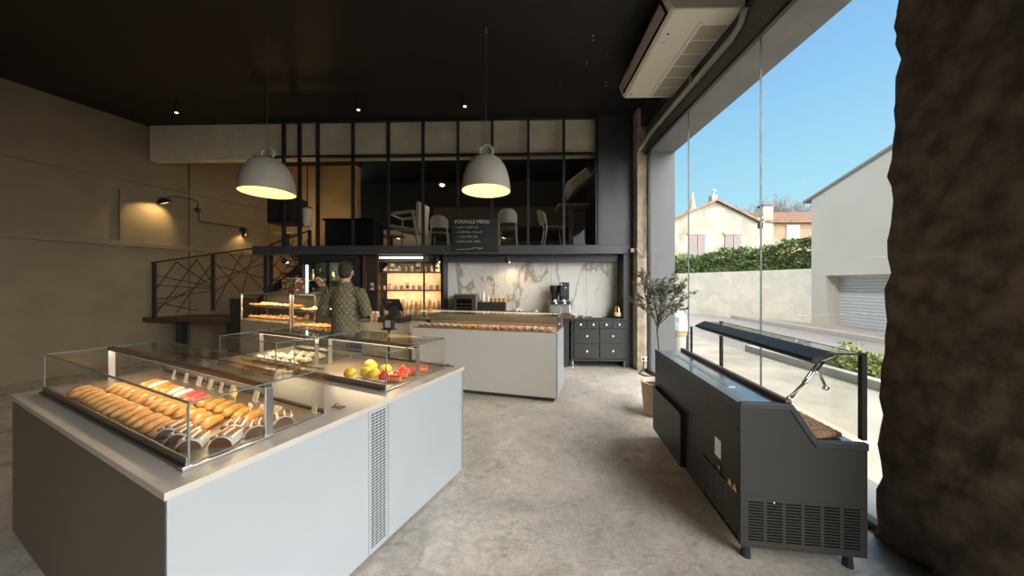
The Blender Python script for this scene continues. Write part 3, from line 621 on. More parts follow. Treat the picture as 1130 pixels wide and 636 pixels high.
# vitrines
def croissant(mt, name, label='', cat='croissant'):
    m = MB(mt); n = 11; pts = []; rr = []
    for i in range(n):
        a = R(-75+150*i/(n-1)); pts.append((.055*math.sin(a), .03-.045*math.cos(a), .022)); k = 1-abs(i-5)/5.6; rr.append((.008+.020*k*(1 if i % 2 else .86), .007+.018*k*(1 if i % 2 else .86)))
    m.tube(pts, rr, 10); return m.build(name, smooth='all')
cr = Scatter(tag(croissant(M['pastry'], 'croissant'), None, 'croissant')); cr2 = Scatter(tag(croissant(M['brownp'], 'croissant'), None, 'croissant'))
def bun():
    t = thing('pastry_bun', '', 'pastry'); MB(M['brownp']).ball((0, 0, .025), (.05, .035, .025)).build('dough', t, smooth='all'); MB(M['cream2']).ball((0, 0, .044), (.03, .02, .009)).build('sugar_top', t, smooth='all'); return t
bn = Scatter(bun())
def vitrine(fr, wid, dep, z0, h, label, word, led=8, lower=0.):
    c0 = thing('bakery_counter', f'warm lit counter base under the {word} vitrine at the back left', 'counter', fr.o, fr.a)
    MB(M['plinth']).box(.03, wid-.03, .04, dep-.02, 0, .07).build('plinth', c0); MB(M['cwarm']).box(0, wid, 0, dep, .06, z0).build('body', c0, bevel=.002)
    g = thing('glass_vitrine', label, 'vitrine', fr.w(0, 0, z0), fr.a)
    for x in (.012, wid-.012):
        for y in (.012, dep-.02): MB(M['steel']).box(x-.012, x+.012, y-.012, y+.012, 0, h).build('post', g, bevel=.002)
    m = MB(M['steel']); m.box(0, wid, 0, .022, h-.012, h+.01); m.box(0, wid, dep-.03, dep, h-.012, h+.01); m.box(0, .022, 0, dep, h-.012, h+.01); m.box(wid-.022, wid, 0, dep, h-.012, h+.01); m.build('top_frame', g)
    for nm, b_ in (('front_glass', (.024, wid-.024, .006, .012, 0, h-.012)), ('side_glass', (.004, .010, .024, dep-.03, 0, h-.012)), ('side_glass', (wid-.010, wid-.004, .024, dep-.03, 0, h-.012)), ('top_glass', (.022, wid-.022, .022, dep-.03, h, h+.006))): MB(M['caseglass']).box(*b_).build(nm, g)
    MB(M['tray']).box(.02, wid-.02, .03, dep-.03, .001, .012).build('tray', g); MB(M['dgrey']).box(.014, wid-.014, .06, dep-.03, h*.46, h*.46+.010).build('shelf', g)
    MB(M['strip2']).box(.04, wid-.04, dep-.05, dep-.04, h-.03, h-.02).build('light_strip', g); MB(M['dkwall']).box(.02, wid-.02, dep-.03, dep-.022, 0, h).build('rear_door', g)
    lx, ly, lz = fr.w(wid/2, dep*.35, z0+h-.02); area('case_light', (lx, ly, lz), (wid-.1, .03), led, (1, .66, .34), (0, 0, fr.a))
    lx, ly, lz = fr.w(wid/2, .08, z0+h*.46-.01); area('case_light', (lx, ly, lz), (wid-.1, .03), led*.4, (1, .66, .34), (0, 0, fr.a))
    for lv, (zz, ln) in enumerate(((.0125, 'bottom'), (h*.46+.0105, 'upper'))):
        for j in range(2):
            n = int((wid-.14)/.14)
            for k in range(n):
                sct = (cr, cr2, bn)[(lv+j+(k//4)) % 3]
                nm = 'brown croissant' if sct is cr2 else 'golden croissant' if sct is cr else 'sugar topped bun'
                sct.put(fr.w(.11+k*.14+.02*j, .13+j*.16, z0+zz), fr.a+R(rnd.uniform(-30, 30)), f'{nm}, {word} vitrine, {ln} level, {("front", "rear")[j]} row, {ORD[k]} from left', f'pastries in the {word} vitrine', 1.3)
    return g
D = Fr((-4.97, 5.48, 0), 24); E_ = Fr((-3.57, 4.83, 0), 18)
vitrine(D, 1.46, .45, .87, .46, 'two level glass vitrine of croissants at the far left of the back counters', 'far left', 16)
vitrine(E_, .86, .42, .80, .54, 'shorter two level glass vitrine just left of the person in the quilted jacket', 'right hand', 16)
gb = thing('gift_box', 'patterned dark green and cream gift box on top of the far left vitrine', 'box', D.w(1.18, .22, .87+.46+.0115), D.a)
m = MB(M['patt']); m.prism([(-.15, 0), (.15, 0), (.19, .235), (-.19, .235)], -.09, .09, 'y'); m.build('carton', gb, bevel=.006); m = MB(M['jarred']); 
for k in range(6): m.ball((-.14+.055*k, 0, .235), (.035, .07, .022))
m.build('wrapped_sweets', gb, smooth='all')

# ================================================================== BACK WALL FITTINGS
# tall fridge
tf = thing('upright_fridge', 'tall black upright fridge with two glass doors behind the shoppers', 'fridge', (-4.08, 5.74, 0))
MB(M['black']).box(0, .03, 0, .44, 0, 2.02).build('side_panel', tf); MB(M['black']).box(1.03, 1.06, 0, .44, 0, 2.02).build('side_panel', tf)
m = MB(M['fgreen']); m.box(.03, 1.03, .40, .44, .1, 1.95); m.build('back_lining', tf); MB(M['black']).box(.03, 1.03, 0, .44, 0, .12).build('base', tf); MB(M['black']).box(.03, 1.03, 0, .44, 1.93, 2.02).build('top', tf)
for k in range(2):
    d = MB(M['black']); x0 = .03+.5*k; d.box(x0, x0+.035, -.02, 0, .12, 1.93); d.box(x0+.465, x0+.5, -.02, 0, .12, 1.93); d.box(x0, x0+.5, -.02, 0, .12, .17); d.box(x0, x0+.5, -.02, 0, 1.88, 1.93); d = d.build('door', tf)
    MB(M['caseglass']).box(x0+.035, x0+.465, -.012, -.008, .17, 1.88).build('door_glass', d)
    MB(M['steel']).tube([(x0+(.44 if k == 0 else .06), -.05, .9), (x0+(.44 if k == 0 else .06), -.05, 1.3)], .01).build('handle', d)
for z in (.5, .85, 1.2, 1.55): MB(M['steel']).box(.04, 1.02, .05, .40, z, z+.01).build('shelf', tf)
MB(M['cool']).box(.10, .135, .01, .03, 1.28, 1.84).build('light_tube', tf); point('fridge_light', (-3.6, 5.85, 1.7), 2.2, (.8, 1, .85), .05)
cd_ = MB(mat('dusty_can_mix', (.30, .32, .25), .4, noise=.5, nscale=9))
k = 0
bt = thing('drink_bottle', '', 'bottle'); MB(M['gold']).lathe([(.028, 0), (.03, .01), (.03, .13), (.012, .18), (.012, .21), (0, .21)], 10).build('bottle_body', bt, smooth=True); bts = Scatter(bt)
for zi, z in enumerate((1.21, 1.56)):
    for i in range(7):
        bts.put((-3.95+.135*i, 5.92, z+.0005), 0, f'drink bottle on the {("lower", "upper")[zi]} visible fridge shelf, {ORD[i]} from the left', 'bottles in the upright fridge')
cd_.bm.free()
st(MB(M['dkwall']).box(-3.0, -2.72, 5.9, 6.2, 0, 2.03).build('wall_dark_pier'))
mm = thing('rust_post', 'reddish rust coloured steel post right of the upright fridge', 'post', (-2.93, 5.86, 0)); MB(M['rust']).box(-.025, .025, -.02, .02, 0, 2.03).build('upright', mm); MB(M['rust']).box(-.06, .06, -.03, .03, 0, .02).build('base_plate', mm)
# lit shelving
sh = thing('lit_shelving', 'black shelving with a warm lit backing left of the marble wall', 'shelving', (-2.66, 5.78, 0))
st_b = MB(M['shelfback']).box(0.04, 1.22, .36, .40, .88, 2.03).build('back_panel', sh)
for x in (0, .86, 1.19): MB(M['rust']).box(x, x+.028, 0, .03, .88, 2.03).build('upright', sh); 
MB(M['black']).box(1.19, 1.24, 0, .4, .88, 2.03).build('side_panel', sh)
for z in (1.36, 1.70): MB(M['rust']).box(-.25 if z < 1.5 else 0, 1.22, 0, .36, z, z+.018).build('shelf', sh)
MB(M['strip']).box(.04, .84, .02, .05, 1.965, 1.99).build('light_strip', sh)
area('shelf_light', (-2.1, 5.95, 1.98), (1.1, .05), 7, (1, .70, .38), (R(20), 0, 0)); area('shelf_light', (-2.1, 5.92, 1.68), (1.1, .05), 5, (1, .70, .38), (R(35), 0, 0)); area('shelf_light', (-2.1, 5.92, 1.33), (1.1, .05), 5, (1, .70, .38), (R(35), 0, 0))
def jarthing(body, lid, r, h, name='preserve_jar'):
    t = thing(name, '', 'jar'); MB(body).lathe([(r*.9, 0), (r, .008), (r, h*.78), (r*.8, h*.88)], 12).build('jar_body', t, smooth=True); MB(lid).lathe([(r*.82, h*.86), (r*.84, h), (0, h)], 12).build('lid', t, smooth=True); return t
j1 = Scatter(jarthing(M['jar'], M['gold'], .034, .10)); j2 = Scatter(jarthing(M['packs'], M['choc'], .030, .13))
bt = thing('tall_bottle', '', 'bottle'); MB(M['bottle']).lathe([(.030, 0), (.032, .01), (.032, .16), (.012, .22), (.012, .27), (0, .27)], 12).build('bottle_body', bt, smooth=True); MB(M['packs']).lathe([(.0335, .04), (.0335, .12)], 12, cap=False).build('paper_label', bt, smooth=True); b1 = Scatter(bt)
bt = thing('paper_packet', '', 'packet'); packet_mb(MB(M['packs']), .036, .022, .16).build('bag', bt); MB(M['rust']).box(-.037, .037, -.024, -.021, .05, .09).build('paper_label', bt); p1 = Scatter(bt)
bt = thing('bread_loaf', '', 'bread'); MB(M['pastry']).ball((0, 0, .15), (.035, .035, .15)).build('crust', bt, smooth='all'); l1 = Scatter(bt)
X0, Y0 = -2.66, 5.78
for k in range(9): (j1 if k in (0, 2, 3, 6) else p1 if k in (1, 5, 8) else j2).put((X0+.12+k*.122, Y0+.13, 1.7185), 0, f'small jar or packet on the top lit shelf, {ORD[k]} from the left', 'goods on the top lit shelf')
for k in range(12): (j1 if k % 3 else j2 if k % 2 else p1).put((X0-.14+k*.112, Y0+.12, 1.3785), 0, f'small jar or packet on the middle lit shelf, {ORD[k]} from the left', 'goods on the middle lit shelf', .85)
for k in range(13): (l1 if k % 3 == 1 else b1).put((X0+.10+k*.084, Y0+.14, .8805), 0, f'tall bottle or loaf on the lowest lit level, {ORD[k]} from the left', 'goods on the lowest lit level', 1.0 if k % 2 else 1.12)
for k in range(3):
    t = tag(MB(M['cream2']).ball((0, 0, .03), (.05, .04, .03)).build('meringue', loc=(X0+.13+.10*k, Y0+.06, 1.86 if 0 else 1.7185), smooth='all'), f'white meringue at the front of the top lit shelf, {ORD[k]} from the left', 'meringue', 'meringues on the top lit shelf')
# back worktop
bw = thing('back_worktop', 'black base cabinets with a thin worktop along the marble wall', 'worktop', (-2.70, 5.62, 0))
MB(M['drawer']).box(0, 3.55, .03, .55, .08, .83).build('cabinet', bw); MB(M['black']).box(0, 3.57, 0, .57, .83, .86).build('worktop', bw, bevel=.003); MB(M['plinth']).box(.02, 3.53, .08, .5, 0, .08).build('plinth', bw)
# drawer chest
dc = thing('drawer_chest', 'charcoal chest of drawers with round pale knobs by the marble wall', 'chest of drawers', (.895, 5.70, 0))
MB(M['drawer']).box(0, .99, .02, .44, .13, .845).build('body', dc, bevel=.003); MB(M['black']).box(-.015, 1.005, -.01, .45, .845, .872).build('worktop', dc, bevel=.003)
MB(M['drawer']).box(-.02, 1.0, -.01, .44, .115, .145).build('base_rail', dc)
for x in (.03, .95):
    for y in (.03, .40): MB(M['steel']).tube([(x, y, 0), (x, y, .115)], .014).build('leg', dc)
def drawer(x0, x1, z0, z1):
    d = MB(M['drawer']); d.box(x0, x1, 0, .02, z0, z1); d = d.build('drawer', dc, bevel=.003)
    MB(M['knob']).lathe([(0, 0), (.008, .002), (.008, .012), (.019, .018), (.019, .026), (.008, .032), (0, .032)], 12, T=Matrix.Translation(((x0+x1)/2, .002, (z0+z1)/2))@Matrix.Rotation(R(90), 4, 'X')).build('knob', d, smooth=True)
for k in range(4): drawer(.055+.228*k, .055+.228*k+.215, .70, .825)
for z0, z1 in ((.435, .68), (.165, .415)):
    for k in range(2): drawer(.055+.456*k, .055+.456*k+.443, z0, z1)
DY = 5.9
# oven
ov = thing('countertop_oven', 'dark bronze countertop oven at the left of the marble wall', 'oven', (-1.22, 5.72, .8605))
m = MB(M['bronze']); m.box(0, .42, 0, .36, .02, .44); m.build('body', ov, bevel=.015); m = MB(M['acd']); m.box(.05, .33, -.008, 0, .14, .36); m.build('glass_door', ov, bevel=.004); MB(M['steel']).tube([(.05, -.03, .39), (.33, -.03, .39)], .009).build('handle', ov)
for z in (.2, .26): MB(M['bronze']).box(.07, .31, -.012, -.008, z, z+.01).build('rack_bar', ov)
# black drawer box, cups, bottles
bb = thing('black_appliance_box', 'low black appliance beside the oven carrying white bottles and cups', 'appliance', (-.80, 5.74, .8605)); MB(M['black']).box(0, .52, 0, .34, 0, .30).build('body', bb, bevel=.006); MB(M['dgrey']).box(.06, .46, -.008, 0, .05, .24).build('front_panel', bb); 
wbt = thing('white_bottle', '', 'bottle'); MB(M['cream2']).lathe([(.028, 0), (.03, .01), (.03, .12), (.012, .16), (.012, .19), (0, .19)], 12).build('bottle_body', wbt, smooth=True); wbs = Scatter(wbt)
wbs.put((-.70, 5.86, 1.161), 0, 'taller white bottle on the black appliance', 'white bottles by the oven', 1.05); wbs.put((-.61, 5.84, 1.161), 0, 'shorter white bottle right of the taller one on the black appliance', 'white bottles by the oven', .75)
cpt = thing('stacked_cup', '', 'cup'); MB(M['apricot']).lathe([(.03, 0), (.042, .07), (.038, .07), (.028, .006), (0, .006)], 14).build('cup_wall', cpt, smooth=True); MB(M['apricot']).tube([(.038, 0, .055), (.065, 0, .05), (.06, 0, .02), (.034, 0, .018)], .006, 6).build('handle', cpt, smooth=True); cps = Scatter(cpt)
for k in range(4): cps.put((-.53+.075*k, 5.86, 1.161), R(200), f'terracotta coloured cup on the black appliance, {ORD[k]} from the left', 'cups on the black appliance')
t = thing('card_terminal', 'small black box on the worktop right of the black appliance', 'box', (-.22, 5.8, .8605)); MB(M['black']).box(0, .11, 0, .1, 0, .14).build('body', t, bevel=.006); MB(M['grey']).box(.02, .09, -.003, 0, .07, .12).build('screen', t)
t = thing('framed_sign', 'small white framed sign with a dark figure before the marble', 'sign', (-.09, 5.74, .8605)); m = MB(M['cream2']); m.box(0, .12, 0, .012, 0, .19); m.build('frame', t, rot=(R(-8), 0, 0)); m = MB(M['black']); m.box(.045, .075, -.003, 0, .03, .11); m.ball((.06, -.001, .135), (.016, .003, .018)); m.build('picture', t, rot=(R(-8), 0, 0))
t = thing('teapot', 'white teapot on the worktop left of the coffee machine', 'teapot', (.28, 5.85, .8605)); MB(M['cream2']).lathe([(.05, 0), (.085, .03), (.09, .07), (.06, .115), (.03, .125)], 18).build('pot', t, smooth=True); MB(M['cream2']).lathe([(.035, .122), (.03, .14), (.008, .15), (.012, .165), (0, .17)], 14).build('lid', t, smooth=True); MB(M['cream2']).tube([(.08, 0, .05), (.12, 0, .08), (.14, 0, .12)], [.018, .012, .008], 8).build('spout', t, smooth='all'); MB(M['cream2']).tube([(-.08, 0, .10), (-.125, 0, .10), (-.13, 0, .05), (-.085, 0, .035)], .007, 8).build('handle', t, smooth='all')
# coffee machine
cm = thing('coffee_machine', 'steel and wood espresso machine with a black grinder on top', 'coffee machine', (.50, 5.70, .8605))
m = MB(M['darkwood']); m.box(0, .40, 0, .36, .0, .09); m.build('base', cm, bevel=.006); m = MB(M['steel']); m.box(.01, .39, .02, .36, .09, .30); m.build('body', cm, bevel=.02)
m = MB(M['black']); m.box(.02, .38, -.01, .02, .26, .33); m.build('control_panel', cm, bevel=.004)
for x in (.11, .27):
    MB(M['chrome']).lathe([(.035, 0), (.035, .03), (.02, .05)], 14, c=(x, -.02, .27)).build('group_head', cm, smooth=True); MB(M['black']).tube([(x, -.02, .27), (x, -.16, .26)], .013, 8).build('portafilter_handle', cm, smooth=True)
    m = MB(M['cream2']); m.lathe([(0, 0), (.03, .0), (.03, .008), (0, .008)], 16, T=Matrix.Translation((x, -.012, .325))@Matrix.Rotation(R(90), 4, 'X')); m.build('gauge', cm)
m = MB(M['black']); m.lathe([(.06, .30), (.05, .40), (.08, .46), (.09, .56), (.085, .60)], 16, c=(.12, .2, 0)); m.build('bean_hopper', cm, smooth=True)
m = MB(M['black']); m.box(.22, .38, .1, .3, .33, .66); m.box(.20, .30, .04, .16, .40, .62); m.build('grinder_box', cm, bevel=.015)
m = MB(M['chrome']); m.ball((.22, .06, .62), .022); m.ball((.30, .06, .56), .018); m.build('grinder_knob', cm, smooth='all')
# things on chest
t = thing('gold_kettle', 'gold and steel kettle on the right end of the drawer chest', 'kettle', (1.78, 5.88, .8725)); MB(M['gold']).lathe([(.055, .0), (.07, .02), (.065, .14), (.045, .20), (.02, .22), (0, .225)], 18).build('body', t, smooth=True); MB(M['cream2']).lathe([(.062, .02), (.074, .03), (.073, .09), (.066, .10)], 18, cap=False).build('band', t, smooth=True); MB(M['gold']).tube([(.05, 0, .17), (.12, 0, .17), (.12, 0, .05), (.06, 0, .04)], .008, 8).build('handle', t, smooth='all')
t = thing('serving_tray', 'flat dark tray with papers on the drawer chest', 'tray', (1.42, 5.86, .8725)); MB(M['black']).box(-.16, .16, -.1, .1, 0, .012).build('base', t, bevel=.003); MB(M['card']).box(-.12, .06, -.07, .07, .0125, .02).build('paper_stack', t)
bw2 = thing('white_bowl', '', 'bowl'); MB(M['cream2']).lathe([(.03, 0), (.035, .006), (.07, .06), (.066, .06), (.03, .012), (0, .012)], 18).build('bowl_wall', bw2, smooth=True); bws = Scatter(bw2)
bws.put((.99, 5.86, .8725), 0, 'left of two white bowls on the left end of the drawer chest', 'white bowls on the chest'); bws.put((1.14, 5.9, .8725), 0, 'right of two white bowls on the left end of the drawer chest', 'white bowls on the chest', .9)
sb_ = tag(MB(M['stickw']).box(0, .30, 0, .2, 0, .055).build('paper_box', loc=B.w(-.02, .72, .0) if 0 else (-1.62, 5.70, .8605), bevel=.01), 'flat white paper box on the worktop below the lit shelves', 'box')

# ceiling spots under mezzanine
def mini_spot(loc, lbl, lens=True):
    t = thing('ceiling_spotlight', lbl, 'spotlight', loc); MB(M['black']).tube([(0, 0, 0), (0, 0, -.05)], .008).build('stem', t); MB(M['black']).ball((0, 0, -.10), .055).build('housing', t, smooth='all'); MB(M['spotm']).lathe([(0, 0), (.03, 0), (.03, .006), (0, .006)], 14, T=Matrix.Translation((.02, .035, -.138))@Matrix.Rotation(R(25), 4, 'X')).build('lens', t); return t
mini_spot((-.25, 5.80, 2.03), 'small black ball spotlight under the mezzanine before the marble'); mini_spot((-1.55, 5.80, 2.03), 'small black ball spotlight under the mezzanine by the lit shelving'); mini_spot((-4.45, 5.84, 2.03), 'small black ball spotlight under the mezzanine near the stairs')
spot('spot_light', (-.2, 5.80, 1.88), 12, WARM, (.05, .35, -.9), 120); spot('spot_light', (-1.5, 5.80, 1.88), 10, WARM, (.1, .35, -.9), 120)

# chalkboard
cb = thing('chalkboard_menu', 'black chalkboard menu hanging on the mezzanine edge under the right pendant', 'chalkboard', (-.825, 5.665, 2.08))
m = MB(M['slateb']); m.box(-.43, .43, 0, .03, 0, .60); m.build('board', cb, bevel=.02)
def text(s, loc, size, par, mt, rx=90, name='lettering', al='CENTER'):
    cu = bpy.data.curves.new(name, 'FONT'); cu.body = s; cu.size = size; cu.align_x = al; cu.extrude = .0006; cu.materials.append(mt)
    o = bpy.data.objects.new(name, cu); C.objects.link(o); o.parent = par; o.location = loc; o.rotation_euler = (R(rx), 0, 0)
    bpy.context.view_layer.update(); me = bpy.data.meshes.new_from_object(o.evaluated_get(bpy.context.evaluated_depsgraph_get())); n2 = bpy.data.objects.new(name, me); C.objects.link(n2); n2.parent = par; n2.location = loc; n2.rotation_euler = (R(rx), 0, 0); bpy.data.objects.remove(o); return n2
text('FORMULE MENU', (-.05, -.003, .50), .085, cb, M['chalk'])
m = MB(M['chalk'])
for r_, (x0, n) in enumerate(((-.30, 10), (-.30, 12), (-.28, 9), (-.30, 11))):
    z = .415-.085*r_; m.ball((x0-.04, -.002, z+.012), (.008, .002, .008), 6, 4)
    x = x0
    for q in range(n):
        w_ = rnd.uniform(.018, .03)
        pts = [(x, -.002, z), (x+w_*.2, -.002, z+rnd.uniform(.02, .04)), (x+w_*.5, -.002, z+rnd.uniform(0, .015)), (x+w_*.75, -.002, z+rnd.uniform(.01, .035)), (x+w_, -.002, z)]
        m.tube(pts, .0022, 4); x += w_+.008 + (.02 if q in (3, 6) else 0)
m.tube([(-.35, -.002, .03), (-.1, -.002, .035), (0, -.002, .06), (.15, -.002, .05), (.05, -.002, .03)], .003, 4); m.build('chalk_handwriting', cb)

# ================================================================== MEZZANINE FURNITURE
MZ = 2.161
def shell_chair(name, label, loc, rz, sc=1.):
    t = thing(name, label, 'chair', loc, rz, 'chairs on the mezzanine')
    m = MB(M['mezwhite'])
    n = 9
    for i in range(n):
        a0 = R(-58+116*i/n); a1 = R(-58+116*(i+1)/n); r = .23
        def q(a, z, k=0): return (r*math.sin(a), .05+(r+k)*math.cos(a)-.02+(z-.45)*.18, z)
        zt = lambda a: .80-.10*(abs(a)/R(58))**3; zb = lambda a: .54
        m._fin([q(a0, zb(a0)), q(a1, zb(a1)), q(a1, zt(a1)), q(a0, zt(a0)), q(a0, zb(a0), .02), q(a1, zb(a1), .02), q(a1, zt(a1), .02), q(a0, zt(a0), .02)], [(0, 1, 2, 3), (7, 6, 5, 4), (3, 2, 6, 7), (0, 4, 5, 1)] + ([(0, 3, 7, 4)] if i == 0 else []) + ([(1, 5, 6, 2)] if i == n-1 else []))
    m.build('backrest', t, smooth=True)
    MB(M['mezwood']).lathe([(0, .435), (.20, .435), (.22, .45), (.21, .465), (0, .46)], 20).build('seat', t, smooth=True)
    for x in (-1, 1):
        MB(M['mezwhite']).tube([(.15*x, -.14, .44), (.20*x, -.20, 0)], [.016, .011], 8).build('leg', t, smooth=True)
        MB(M['mezwhite']).tube([(.17*x, .20, .62), (.17*x, .17, .44), (.20*x, .24, 0)], [.014, .016, .011], 8).build('leg', t, smooth=True)
    return t
shell_chair('mezzanine_chair', 'pale rounded chair at the edge of the mezzanine right of the chalkboard', (-.27, 6.5, MZ), R(180))
shell_chair('mezzanine_chair', 'pale rounded chair left of the chalkboard beside the armchair', (-1.80, 7.05, MZ), R(185))
shell_chair('mezzanine_chair', 'pale chair seen from the side next to the square mezzanine table', (.66, 6.42, MZ), R(95))
shell_chair('mezzanine_chair', 'pale rounded chair deep in the mezzanine behind the round table', (-1.4, 8.0, MZ), R(170))
# armchair
ac = thing('lounge_armchair', 'pale wooden framed armchair behind the mezzanine glass', 'armchair', (-2.36, 6.3, MZ), R(-8))
m = MB(M['mezwhite'])
for y in (-.02, .52):
    m.tube([(-.33, y, 0), (-.33, y, .80), (.18, y, .84), (.36, y, .46), (-.30, y, .58)] if 0 else [(-.33, y, 0), (-.30, y, .74)], .022, 8)
    m.tube([(-.30, y, .74), (.22, y, .78)], .032, 8); m.tube([(.20, y, .80), (.34, y, 0)], .030, 8); m.tube([(-.31, y, .50), (.27, y, .40)], .034, 8)
m.tube([(-.30, -.02, .74), (-.30, .52, .74)], .02, 8); m.tube([(.22, -.02, .78), (.22, .52, .78)], .02, 8); m.build('frame', ac, smooth=True)
T_ = Matrix.Rotation(R(10), 4, 'Y'); MB(M['mezwhite']).box(-.30, .24, .0, .50, .38, .47, T_).build('seat_cushion', ac, bevel=.02); MB(M['mezwhite']).box(.20, .27, .0, .50, .45, 1.0, Matrix.Rotation(R(4), 4, 'Y')).build('back_cushion', ac, bevel=.02)
def round_table(loc, r, h, label, mtop):
    t = thing('round_table', label, 'table', loc, 0, 'round tables on the mezzanine'); MB(mtop).lathe([(0, h-.025), (r, h-.025), (r, h), (0, h)], 32).build('tabletop', t); MB(M['black']).tube([(0, 0, .02), (0, 0, h-.025)], .03, 12).build('pedestal', t); MB(M['black']).lathe([(.24, 0), (.24, .012), (.04, .03)], 24).build('base', t); return t
round_table((-2.98, 7.22, MZ), .30, .435, 'low round pale table behind the armchair on the mezzanine', M['tabletop'])
round_table((-4.62, 6.15, MZ), .24, .33, 'low round pale table at the far left end of the mezzanine', M['tabletop'])
sq = thing('square_table', 'tall square pale table at the right end of the mezzanine', 'table', (1.10, 7.0, MZ)); MB(M['mezwhite']).box(-.32, .34, -.3, .3, .99, 1.02).build('tabletop', sq, bevel=.004); MB(M['mezwhite']).box(-.04, .05, -.04, .04, .02, .99).build('pedestal', sq); MB(M['mezwhite']).box(-.24, .24, -.24, .24, 0, .02).build('base', sq)
pn = thing('dark_panel_cabinet', 'dark hanging cabinet at the left end of the mezzanine', 'cabinet', (-4.87, 5.95, 2.66)); MB(M['dkwall']).box(0, .50, 0, .4, 0, .52).build('body', pn, bevel=.004); MB(M['black']).box(.01, .24, -.012, 0, .01, .51).build('door', pn); MB(M['black']).box(.26, .49, -.012, 0, .01, .51).build('door', pn)
gl = thing('ribbed_glass_lamp', 'small ribbed glass lamp beside the dark cabinet on the mezzanine', 'lamp', (-4.22, 6.15, 2.60)); MB(M['mezwhite']).lathe([(.02, 0), (.07, .03), (.08, .10), (.085, .22), (.09, .36), (.085, .38)], 20).build('shade', gl, smooth=True); MB(M['black']).lathe([(0, .38), (.09, .38), (.09, .40), (.01, .41), (.01, 1.86)], 16).build('stem', gl)
bar = thing('dark_bar_cabinet', 'large black bar cabinet on the left part of the mezzanine', 'cabinet', (-4.0, 6.35, MZ)); MB(M['black']).box(0, 1.0, 0, .5, 0, .62).build('body', bar, bevel=.01); MB(M['black']).box(-.03, 1.03, -.03, .53, .62, .66).build('top', bar)
so = thing('low_sofa', 'dim pale sofa behind the black cabinet on the mezzanine', 'sofa', (-3.0, 8.0, MZ)); MB(M['mezwhite']).box(-.9, .5, 0, .6, .2, .42).build('seat', so, bevel=.05); MB(M['mezwhite']).box(-.9, .5, .5, .68, .3, .80).build('backrest', so, bevel=.05)
for x in (-.8, .4):
    for y in (.06, .6): MB(M['black']).tube([(x, y, 0), (x, y, .2)], .02).build('leg', so)
ac2 = thing('wall_air_conditioner', 'grey air conditioner hanging inside the mezzanine behind the glass', 'air conditioner', (1.0, 7.0, 3.72)); T_ = Matrix.Rotation(R(-28), 4, 'Y')
MB(M['acg']).box(0, .24, 0, .9, 0, .55, Matrix.Rotation(R(52), 4, 'Y')).build('body', ac2, bevel=.03); MB(M['acg']).box(.245, .25, .05, .85, .05, .5, Matrix.Rotation(R(52), 4, 'Y')).build('grille', ac2)
sm = thing('small_pendant', 'small metal pendant light glowing inside the mezzanine', 'pendant light', (-1.73, 6.9, 3.66)); MB(M['bronze']).lathe([(.085, 0), (.08, .04), (.03, .10), (.012, .14)], 20, cap=False).build('shade', sm, smooth=True); MB(M['spotm']).ball((0, 0, .0), (.05, .05, .03)).build('bulb', sm, smooth='all'); MB(M['black']).tube([(0, 0, .13), (0, 0, CEIL-3.66)], .003, 5).build('cord', sm)
point('mezz_pendant_and_fill', (-1.73, 6.9, 3.5), 16, (1, .85, .6), .05); point('mezz_pendant_and_fill', (.3, 6.9, 4.2), 22, (1, .85, .65), .08); point('mezz_pendant_and_fill', (-3.4, 7.0, 4.2), 9, (1, .8, .6), .08)  # first sits at the pendant; other two are added to brighten the mezzanine
for o in C.objects:
    if o.type == 'LIGHT' and o.name.startswith('mezz_pendant_and_fill'): o.visible_glossy = False

# ================================================================== PENDANTS
def bell_pendant(loc, label, swag):
    t = thing('bell_pendant', label, 'pendant light', loc, 0, 'large grey bell pendants')
    pr = [(.285, 0), (.2845, .03), (.279, .09), (.268, .16), (.250, .225), (.222, .29), (.182, .35), (.13, .392), (.07, .415), (0, .422)]
    MB(M['lampgrey']).lathe(pr, 56, cap=False).build('lamp_shade', t, smooth='all')
    MB(M['lampin']).lathe([(max(0, r-.005), z-.003 if z else .0005) for r, z in pr], 56, cap=False).build('shade_lining', t, smooth='all')
    m = MB(M['lampgrey']); pts = [(.075*math.cos(R(a)), 0, .475+.062*math.sin(R(a))) for a in range(-40, 221, 10)]; m.tube(pts, .017, 12); m.build('handle_ring', t, smooth='all')
    MB(M['steel']).tube([(0, 0, .40), (0, 0, .53)], .010, 8).build('cord_grip', t)
    MB(M['bulb']).ball((0, 0, .16), (.055, .055, .065)).build('bulb', t, smooth='all'); MB(M['steel']).tube([(0, 0, .22), (0, 0, .40)], .025, 12).build('socket', t)
    H_ = CEIL-loc[2]; MB(M['steel']).tube([(0, 0, .53), (0, 0, H_)], .0032, 6).build('cord', t)
    m = MB(M['black']); pts = [(swag[0]*q/10, swag[1]*q/10, H_-.02-.10*math.sin(PI*q/10)) for q in range(11)]; m.tube(pts, .004, 6); m.build('swag_cable', t)
    m = MB(M['steel']); m.tube([(0, 0, H_), (0, 0, H_-.05)], .008); m.ball((0, 0, H_-.06), .012); m.build('ceiling_hook', t)
    point('pendant_light', (loc[0], loc[1], loc[2]+.07), 10, (1, .60, .22), .06)
    return t
bell_pendant((-3.04, 3.72, 2.585), 'large grey bell shaped pendant on the left glowing warm inside', (-1.0, .8))
bell_pendant((-.41, 3.72, 2.585), 'large grey bell shaped pendant on the right above the middle counter', (-1.5, .5))
